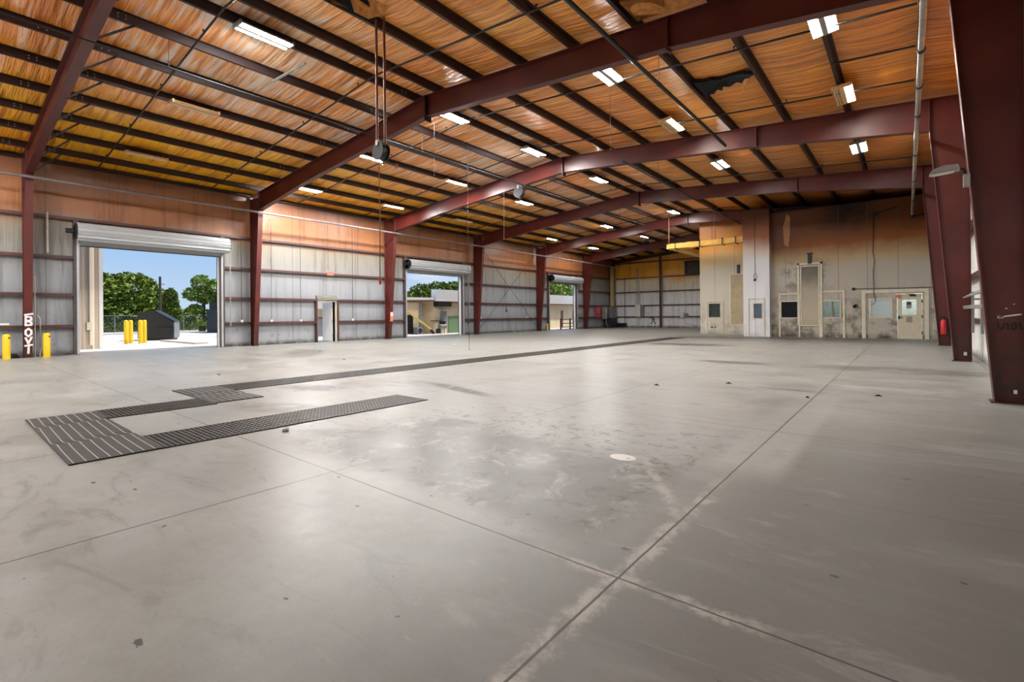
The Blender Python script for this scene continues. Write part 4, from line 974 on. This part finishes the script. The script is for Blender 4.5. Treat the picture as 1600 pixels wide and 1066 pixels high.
# electrical panel and conduits on far wall
r = empty('electrical_panel',(-21.4,YF-.3,1.2),'pale electrical panel with conduits on the far end wall','electrical panel')
m = MB(); m.box(-21.75,-21.2,YF-.42,YF-.2,1.1,2.35); m.build('cabinet',M['white_metal'],r)
m = MB(); m.box(-21.2,-20.85,YF-.38,YF-.2,1.15,2.3); m.build('switch_box',M['grey_box'],r)
for x,z0,z1 in ((-21.6,2.35,6.2),(-21.35,2.35,6.2),(-21.6,.05,1.1),(-21.3,.05,1.1)):
    m = MB(); m.tube([(x,YF-.3,z0),(x,YF-.3,z1)],.035,8); m.build('conduit',M['conduit'],r)
m = MB()
for pts in ([(-20.3,.95),(-20.15,1.05),(-19.95,.95),(-19.85,.75)],[(-20.15,.85),(-19.9,.8),(-19.75,.3)],[(-20.1,.7),(-19.95,.62)],[(-20.25,.35),(-20.0,.6)]):
    for a,b in zip(pts[:-1],pts[1:]): m.bar((a[0],YF-.012,a[1]),(b[0],YF-.012,b[1]),.008,.09,(0,0,1))
m.build('black_scrawl',M['black_paint'],None,label='black sprayed squiggle low on the far end wall',cat='graffiti')
conduit([(-23.0,YF-.22,.02),(-23.0,YF-.22,5.2)],.03,'dark vertical conduit on the far end wall near the corner','girt')
r = empty('junction_box',(-16.6,YF-.25,1.3),'pale junction box with a thin riser at the far wall beside the cream office','electrical box')
m = MB(); m.box(-17.1,-16.75,YF-.34,YF-.2,1.0,1.5); m.build('box',M['white_metal'],r)
m = MB(); m.box(-16.7,-16.35,YF-.34,YF-.2,1.05,1.4); m.build('switch',M['grey_box'],r)
m = MB(); m.tube([(-16.6,YF-.25,1.4),(-16.6,YF-.25,3.6)],.025,6); m.build('riser',M['conduit'],r)
# corner cabinets along the long wall
m = MB(); m.box(XW+.2,XW+.32,42.6,43.6,1.05,2.15); o = m.build('red_panel',M['red_paint'],None,label='red panel on the door wall beside the farthest column',cat='panel')
m = MB(); m.box(XW+.32,XW+.34,42.75,43.3,1.5,2.0); m.build('dial_plate',M['grey_box'],o)
r = empty('control_cabinet',(XW+.4,44.9,0),'grey control cabinet with hoses in the far corner of the door wall','cabinet')
m = MB(); m.box(XW+.24,XW+.55,45.3,46.5,0,2.15); m.build('tall_case',M['grey_box'],r)
m = MB(); m.box(XW+.24,XW+.5,43.9,44.7,.9,2.15); m.build('upper_case',M['grey_box'],r)
m = MB(); m.box(XW+.24,XW+1.0,44.4,45.7,0,1.0); m.build('motor_case',M['dark_metal'],r)
m = MB(); m.tube([(XW+.5,44.2,2.0),(XW+.6,44.15,1.2),(XW+.62,44.0,.4),(XW+.6,44.4,.1),(XW+.6,44.7,.3)],.07,8); m.build('hose',M['grey_pipe'],r)
m = MB(); m.box(-23.7,-22.7,46.1,46.6,0,.45); m.build('crate',M['dark_metal'],None,label='low dark crate on the floor in the far corner',cat='crate')
m = MB(); m.box(XW+.22,XW+.45,45.75,46.25,2.2,6.4); m.build('duct_riser',simple('tan_duct',(186,166,110),.5,0,.15,2),None,label='tan vertical duct rising from the corner cabinet',cat='duct')

# ------------------------------------------------------------------ outside
m = MB(); m.box(-64,XW-.25,-40,75,-.2,-.03); struct(m,'ground_yard',M['outdoor_concrete'],'sunlit pale concrete yard')
m = MB(); m.box(-140,-64,-60,160,-.2,-.035); struct(m,'ground_verge',M['grass'],'rough grass beyond the yard')
m = MB(); m.box(-54,-53.8,-20,60,-.1,.06); struct(m,'kerb',M['outdoor_concrete'],'low kerb across the yard')
# annex with ribbed siding
r = empty('annex_building',(-28.8,0,0),'cream ribbed metal building wall with downspout seen through the dumpster doorway','building')
prof = [(-12,-28.75)]; y = -12
while y < 5.0:
    prof += [(y,-28.79),(y+.02,-28.71),(y+.09,-28.71),(y+.11,-28.79)]; y += .31
prof += [(5.12,-28.71),(5.12,-40),(-12,-40)]
m = MB(); m.prism([(b,a) for a,b in prof],2,-.03,6.2); m.build('siding',M['siding'],r)
m = MB(); m.box(-28.72,-28.62,4.66,4.76,.15,5.9); m.build('downspout',M['siding'],r)
m = MB(); m.box(-28.70,-28.56,4.55,4.72,.85,1.2); m.build('meter_box',M['beige_metal'],r)
m = MB(); m.box(-28.72,-28.69,5.0,5.14,-.02,6.2); m.build('corner_trim',M['white_metal'],r)
# yellow posts
for i,(x,y) in enumerate(((-33.2,6.92),(-33.9,7.27),(-32.77,7.46),(-33.44,7.8))):
    m = MB(); m.tube([(x,y,-.03),(x,y,1.2),(x,y,1.25),(x,y,1.27)],[.1,.1,.08,.03],14); m.build('bollard',M['yellow'],None,label='yellow bollard outside, '+['nearest the ribbed siding','second from the ribbed siding','in front of the dumpster end','touching the dumpster end, second from its corner'][i],cat='bollard',group='outdoor yellow bollards')
# dumpster
r = empty('dumpster',(-36.12,9.94,0),'dark sloped-lid dumpster with a pale front standing behind yellow bollards','dumpster')
dmp = []
prof = [(-1.85,.1),(0,.1),(0,1.12),(-1.0,1.80),(-1.85,1.74)]
m = MB(); m.prism(prof,0,-1.9,0); dmp.append(m.build('body',M['dumpster']))
m = MB(); m.box(-1.9,0,.0,.04,.1,1.1); dmp.append(m.build('front_panel',M['dumpster_front']))
m = MB(); m.prism([(-1.0,1.82),(.06,1.12),(.08,1.16),(-1.0,1.88)],0,-1.95,.04); dmp.append(m.build('lid',M['dark_metal']))
m = MB(); m.box(0,.14,-.92,-.05,.5,.78); dmp.append(m.build('fork_pocket',M['dumpster']))
m = MB(); m.box(-1.8,-.1,-1.75,-.06,-.03,.1); dmp.append(m.build('skid',M['dark_metal']))
for o in dmp: o.parent = r
r.rotation_euler = (0,0,radians(-24))
m = MB(); m.box(-34.9,-28.9,8.9,9.5,-.03,.05); m.build('concrete_pad',M['outdoor_concrete'],None,label='low pale concrete slab edge in front of the dumpster',cat='slab')
r = empty('storage_container',(-50,17.8,0),'navy steel container at the edge of the dumpster doorway','container')
m = MB(); m.box(-53,-49,17.35,22,-.03,2.2); m.build('body',M['navy'],r)
m = MB(); m.box(-53.1,-48.9,17.6,22.1,2.2,2.9); m.build('upper_case',M['black'],r)
# utility pole
r = empty('utility_pole',(-57,14.55,0),'tall grey utility pole rising between two trees','pole')
m = MB(); m.tube([(-57,14.55,-.03),(-57,14.58,5.5)],.11,8); m.build('post',M['bark'],r)
m = MB(); m.bar((-57,14.2,4.75),(-57,14.95,4.75),.06,.06); m.build('crossarm',M['bark'],r)
m = MB(); m.tube([(-57,13.9,5.2),(-57,14.02,5.15)],.1,6); m.build('lamp_head',M['dark_metal'],r)
# chain link fence
r = empty('chain_link_fence',(-62,20,0),'low chain link fence along the grass behind the yard','fence')
for k in range(14):
    y = 6+k*3; m = MB(); m.tube([(-62,y,-.03),(-62,y,1.7)],.05,6); m.build('post',M['grey_box'],r)
m = MB(); m.tube([(-62,6,1.68),(-62,45,1.68)],.03,6)
for k in range(160): 
    y = 6+k*.24; m.bar((-62,y,0),(-62,y+.9,1.66),.012,.012); m.bar((-62,y+.9,0),(-62,y,1.66),.012,.012)
m.build('mesh',M['grey_box'],r)
# trees
def tree(x, y, h, blobs, trunk, mat, label, n=2600, ls=.22, name='tree', seed=1):
    rnd = random.Random(seed)
    r = empty(name,(x,y,0),label,'tree' if name != 'palm' else 'palm')
    m = MB()
    for (bx,by,bz,br,bh) in blobs:
        k = int(n*br*br/sum(b[3]**2 for b in blobs))
        for _ in range(k):
            u = rnd.uniform(-1,1); a = rnd.uniform(0,2*pi); q = rnd.uniform(.55,1.05)**.6
            rr = math.sqrt(1-u*u)*q
            c = Vector((x+bx+rr*cos(a)*br, y+by+rr*sin(a)*br, bz+u*q*bh))
            d = Vector((rnd.uniform(-1,1),rnd.uniform(-1,1),rnd.uniform(-.6,.8))).normalized(); e = d.cross(Vector((rnd.uniform(-1,1),rnd.uniform(-1,1),rnd.uniform(-1,1)))).normalized()
            s = ls*rnd.uniform(.6,1.3)
            m.add([c-d*s,c+e*s*.5,c+d*s,c-e*s*.5],[(0,1,2,3)])
    m.build('foliage',M[mat],r)
    m = MB(); m.tube([(x,y,-.05),(x+.05,y+.05,trunk*.6),(x,y,trunk)],[.22,.17,.12],8)
    for (bx,by,bz,br,bh) in blobs[:4]: m.tube([(x,y,trunk*.7),(x+bx*.5,y+by*.5,(trunk+bz)/2),(x+bx,y+by,bz)],[.1,.07,.03],6)
    m.build('trunk',M['bark'],r)
tree(-69,14.9,7,[(0,0,3.9,2.8,2.8),(0,2.2,2.9,2.0,2.2),(0,-2.4,3.6,2.8,2.8),(0,-.4,1.6,3.2,1.7),(0,2.6,1.7,1.4,1.5)],2.2,'leaf_mid','broad dense tree filling the view beside the ribbed siding',10000,.3,'tree',2)
tree(-72,19.0,3,[(0,0,1.9,1.2,1.5),(0,1,1.5,.9,1.2)],1,'leaf_lit','small pale tree in the gap before the utility pole',1600,.2,'tree',3)
tree(-60,16.25,4.6,[(0,0,3.2,.72,1.35),(0,.02,1.8,.92,1.5)],1.0,'leaf_dark','narrow rounded columnar tree beside the utility pole',3600,.16,'tree',4)
tree(-56,18.0,6.2,[(0,-.2,5.0,.9,.8),(0,1.0,4.4,1.1,1.0),(0,-1.0,3.8,.8,.7),(0,1.7,3.3,1.0,.9),(0,.1,3.6,.9,.8),(0,-.7,2.2,.7,.6),(0,1.6,1.9,.8,.7)],4.0,'leaf_lit','loose open tree with a bare trunk beside the navy container',3200,.19,'tree',5)
# palm
r = empty('palm',(-54.6,17.3,0),'small fan palm at the foot of the loose open tree','palm')
m = MB(); rnd = random.Random(6)
for k in range(46):
    a = rnd.uniform(0,2*pi); el = rnd.uniform(.1,1.3); ln = rnd.uniform(.7,1.1)
    d = Vector((cos(a)*cos(el),sin(a)*cos(el),sin(el))); s = d.cross(Vector((0,0,1))).normalized()*.09
    b = Vector((-54.6,17.3,.55)); t = b+d*ln+Vector((0,0,-.25*(1-el))); mid = b+d*ln*.55
    m.add([b,mid-s,t,mid+s],[(0,1,2,3)])
m.build('fronds',M['leaf_lit'],r)
m = MB(); m.tube([(-54.6,17.3,-.04),(-54.6,17.3,.6)],[.16,.12],8); m.build('trunk',M['bark'],r)
# low scrub under the fence
m = MB(); rnd = random.Random(8)
for _ in range(2600):
    c = Vector((-63.2+rnd.uniform(-.5,.8),rnd.uniform(6,44),rnd.uniform(0,.9)**1.3)); a = rnd.uniform(0,2*pi)
    d = Vector((cos(a)*.1,sin(a)*.1,.22)); m.add([c,c+Vector((.1,.12,.1)),c+d,c+Vector((-.05,-.1,.12))],[(0,1,2,3)])
m.build('undergrowth',M['leaf_dark'],None,label='low green scrub growing along the chain link fence',cat='undergrowth',kind='stuff')
m = MB(); rnd = random.Random(18)
for _ in range(9000):
    y = rnd.uniform(8,110); zt_ = 2.6+1.0*noise.noise(Vector((y*.2,3,1))); c = Vector((-90+rnd.uniform(-2,2),y,rnd.uniform(0,zt_)))
    d = Vector((rnd.uniform(-1,1),rnd.uniform(-1,1),rnd.uniform(-1,1))).normalized()*.5; e = d.cross(Vector((0,.3,1))).normalized()*.3
    m.add([c-d,c+e,c+d,c-e],[(0,1,2,3)])
m.build('treeline',M['leaf_mid'],None,label='distant line of trees closing the view beyond the yard',cat='trees',kind='stuff')
# building across the yard
r = empty('block_building',(-30,36,0),'low cream building with a white metal roof across the yard','building')
m = MB()
m.box(-40,-28.7,25.3,60,-.03,2.5); m.build('walls',M['stucco'],r)
m = MB(); m.box(-29.1,-28.6,25.35,60,2.52,3.45); m.build('parapet',M['white_roof'],r)
m = MB(); m.box(-28.7,-28.32,25.35,60,2.42,2.52); m.build('fascia',M['brown_trim'],r)
m = MB(); m.box(-28.7,-28.1,25.2,26.6,2.1,2.5); m.build('awning',M['dark_metal'],r)
for a,b in ((43.15,43.6),(45.55,46.2)):
    m = MB(); m.box(-28.75,-28.68,a,b,0,1.82); m.build('dark_doorway',M['brown_trim'],r)
m = MB(); m.box(-28.76,-28.62,26.75,28.1,-.02,1.3); m.build('green_panel',M['green_paint'],r)
m = MB(); m.box(-28.72,-28.4,25.9,26.35,.5,1.75); m.build('meter_box',M['dumpster_front'],r)
m = MB(); m.box(-28.72,-28.45,24.9,26.2,.95,1.02); m.build('pipe_run',M['brown_trim'],r)
# projecting lower part with the shed roof
r = empty('lean_to',(-29.3,23.2,0),'cream lean-to with a red-edged shed roof left of the white roof','building')
m = MB(); m.box(-34,-29.2,20.6,24.5,-.03,2.4); m.build('walls',M['stucco'],r)
m = MB(); m.prism([(20.4,2.54),(25.2,2.62),(25.2,2.8),(20.4,2.72)],0,-34,-28.6); m.build('roof',M['white_roof'],r)
m = MB(); m.prism([(20.4,2.42),(25.2,2.5),(25.2,2.62),(20.4,2.54)],0,-28.75,-28.6); m.build('roof_edge',M['brown_trim'],r)
m = MB(); m.box(-29.25,-29.15,22.9,23.55,0,1.45); m.build('doorway',M['black'],r)
m = MB(); m.tube([(-29.05,24.25,0),(-29.05,24.25,2.45)],.13,10); m.tube([(-29.05,24.25,0),(-29.05,24.25,1.3)],.17,10); m.build('downpipe',M['grey_box'],r)
# chute, units and barrow in front
r = empty('chute',(-28,23.5,0),'long tan chute slanting down from the roof edge of the lean-to','chute')
m = MB(); m.bar((-28.3,22.3,1.75),(-28.2,24.6,.25),.16,.1); m.build('trough',M['tan_chute'],r)
m = MB(); m.bar((-28.2,24.45,.3),(-28.2,24.75,.02),.2,.14); m.build('foot',M['dark_metal'],r)
r = empty('air_conditioner',(-28.7,23.8,0),'pale air conditioning unit on the ground under the slanting chute','air conditioner')
m = MB(); m.box(-29.0,-28.5,23.45,23.95,-.03,.5); m.build('case',M['dumpster_front'],r)
m = MB(); m.tube([(-28.5,23.7,.24),(-28.49,23.7,.24)],.2,14); m.build('fan_grille',M['dark_metal'],r)
r = empty('machine',(-28.4,25.2,0),'grey wheeled pump machine standing under the wall meter','machine')
m = MB(); m.tube([(-27.9,25.1,.55),(-27.9,25.7,.55)],.2,12); m.build('tank',M['grey_box'],r)
m = MB(); m.box(-28.05,-27.75,25.2,25.6,.72,.95); m.build('engine',M['dark_metal'],r)
for y in (25.2,25.6):
    m = MB(); m.bar((-27.9,y,.5),(-27.9,y,-.03),.05,.05); m.build('leg',M['grey_box'],r)
m = MB(); m.tube([(-27.95,24.95,.2),(-27.85,24.95,.2)],.2,14); m.build('wheel',M['black'],r)
# black railing outside the farthest doorway
r = empty('railing',(-25.4,38.4,0),'black steel railing just outside the farthest roll-up door','railing')
for y in (37.6,39.2):
    m = MB(); m.box(-25.05,-24.95,y-.06,y+.06,-.03,1.0); m.build('post',M['black'],r)
for z in (.2,.55,.92):
    m = MB(); m.tube([(-25,37.6,z),(-25,39.6,z)],.035,8); m.build('rail',M['black'],r)
m = MB(); m.tube([(XW+.1,34.35,0),(XW+.1,34.35,.62)],.09,10); m.build('bollard',M['tan_chute'],None,label='short tan post at the jamb of the farthest roll-up door',cat='bollard')
# trees above the building
tree(-47,42.0,5,[(0,0,4.2,2.0,1.6),(0,3.5,4.3,2.2,1.7),(0,-2.5,4.0,1.8,1.4)],2.5,'leaf_dark','spreading tree above the white roof beyond the chute doorway',3200,.3,'tree',12)
tree(-46,34.0,4,[(0,0,3.0,1.6,1.2),(0,2.6,3.1,1.2,1.1)],1.6,'leaf_mid','low dark tree behind the shed roof of the lean-to',1500,.26,'tree',13)
tree(-44,60.0,6,[(0,-2,4.6,2.4,2.2),(0,2.5,4.9,2.6,2.3),(0,6,4.7,2.4,2.3),(0,-5.5,4.5,2.4,2.1)],2.6,'leaf_lit','row-like wide tree showing above the building at the farthest doorway',6500,.3,'tree',14)
r = empty('utility_pole',(-52,32.3,0),'slim utility pole behind the lean-to roof','pole')
m = MB(); m.tube([(-52,32.3,0),(-52,32.3,5.1)],.1,8); m.build('post',M['grey_box'],r)
m = MB(); m.bar((-52,31.7,4.5),(-52,32.9,4.5),.08,.08); m.build('crossarm',M['grey_box'],r)
# screens seen through the walk-through door
r = empty('fence_panel',(-32,17.7,0),'pale blue panel fence seen through the open walk-through door','fence')
m = MB(); m.box(-32.05,-32,15.2,20.3,-.03,1.26); m.build('panel',M['dumpster_front'],r)
m = MB(); m.box(-32.07,-31.98,15.2,20.3,1.26,1.36); m.build('cap_rail',M['brown_trim'],r)
r = empty('shed',(-36,18,0),'cream shed with white fascia rising behind the pale panel fence','building')
m = MB(); m.box(-39,-36,15,21.5,-.03,2.0); m.build('walls',M['stucco'],r)
m = MB(); m.box(-39.2,-35.7,14.8,21.7,2.0,2.6); m.build('fascia',M['white_roof'],r)

# ------------------------------------------------------------------ sky, sun, camera
w = bpy.data.worlds.new('World'); SC.world = w; w.use_nodes = True
nt = w.node_tree; bg = nt.nodes['Background']
tc = nt.nodes.new('ShaderNodeTexCoord'); sp = nt.nodes.new('ShaderNodeSeparateXYZ'); nt.links.new(tc.outputs['Generated'],sp.inputs[0])
gr = nt.nodes.new('ShaderNodeValToRGB'); e = gr.color_ramp.elements
e[0].position = 0; e[0].color = L(206,226,246); e[1].position = .45; e[1].color = L(120,172,236)
q = e.new(.12); q.color = L(168,206,248)
nt.links.new(sp.outputs[2],gr.inputs[0])
mp = nt.nodes.new('ShaderNodeMapping'); mp.inputs['Scale'].default_value = (1.6,1.6,6); nt.links.new(tc.outputs['Generated'],mp.inputs[0])
ns = nt.nodes.new('ShaderNodeTexNoise'); ns.inputs['Scale'].default_value = 2.6; ns.inputs['Detail'].default_value = 7; ns.inputs['Roughness'].default_value = .6; nt.links.new(mp.outputs[0],ns.inputs['Vector'])
cr = nt.nodes.new('ShaderNodeValToRGB'); cr.color_ramp.elements[0].position = .5; cr.color_ramp.elements[1].position = .68; nt.links.new(ns.outputs[0],cr.inputs[0])
mx = nt.nodes.new('ShaderNodeMix'); mx.data_type = 'RGBA'; nt.links.new(cr.outputs[0],mx.inputs[0]); nt.links.new(gr.outputs[0],mx.inputs[6]); mx.inputs[7].default_value = (.93,.95,.98,1)
nt.links.new(mx.outputs[2],bg.inputs[0]); bg.inputs[1].default_value = .29
sun = bpy.data.lights.new('sun','SUN'); sun.energy = 2.1; sun.angle = radians(1.2); sun.color = (1,.96,.9)
so = bpy.data.objects.new('sun',sun); COL.objects.link(so); so.rotation_euler = Vector((.2,.46,.86)).to_track_quat('Z','Y').to_euler()

cam = bpy.data.cameras.new('camera'); co = bpy.data.objects.new('camera',cam); COL.objects.link(co); SC.camera = co
yaw,pitch,roll = .688,.0015,-.0091
c,s = cos(yaw),sin(yaw); rt = Vector((c,s,0)); fw = Vector((-s,c,0)); up = Vector((0,0,1))
f2 = cos(pitch)*fw+sin(pitch)*up; u2 = cos(pitch)*up-sin(pitch)*fw
r3 = cos(roll)*rt+sin(roll)*u2; u3 = cos(roll)*u2-sin(roll)*rt
mt = Matrix((r3,u3,-f2)).transposed().to_4x4(); mt.translation = Vector((0,0,1.32)); co.matrix_world = mt
cam.sensor_fit = 'HORIZONTAL'; cam.sensor_width = 36; cam.lens = 749.8/1600*36; cam.shift_y = (492.35-533)/1600; cam.clip_end = 500; cam.clip_start = .05

vs = SC.view_settings; vs.view_transform = 'Standard'; vs.look = 'None'; vs.gamma = 1; vs.use_curve_mapping = False; vs.exposure = 1.72
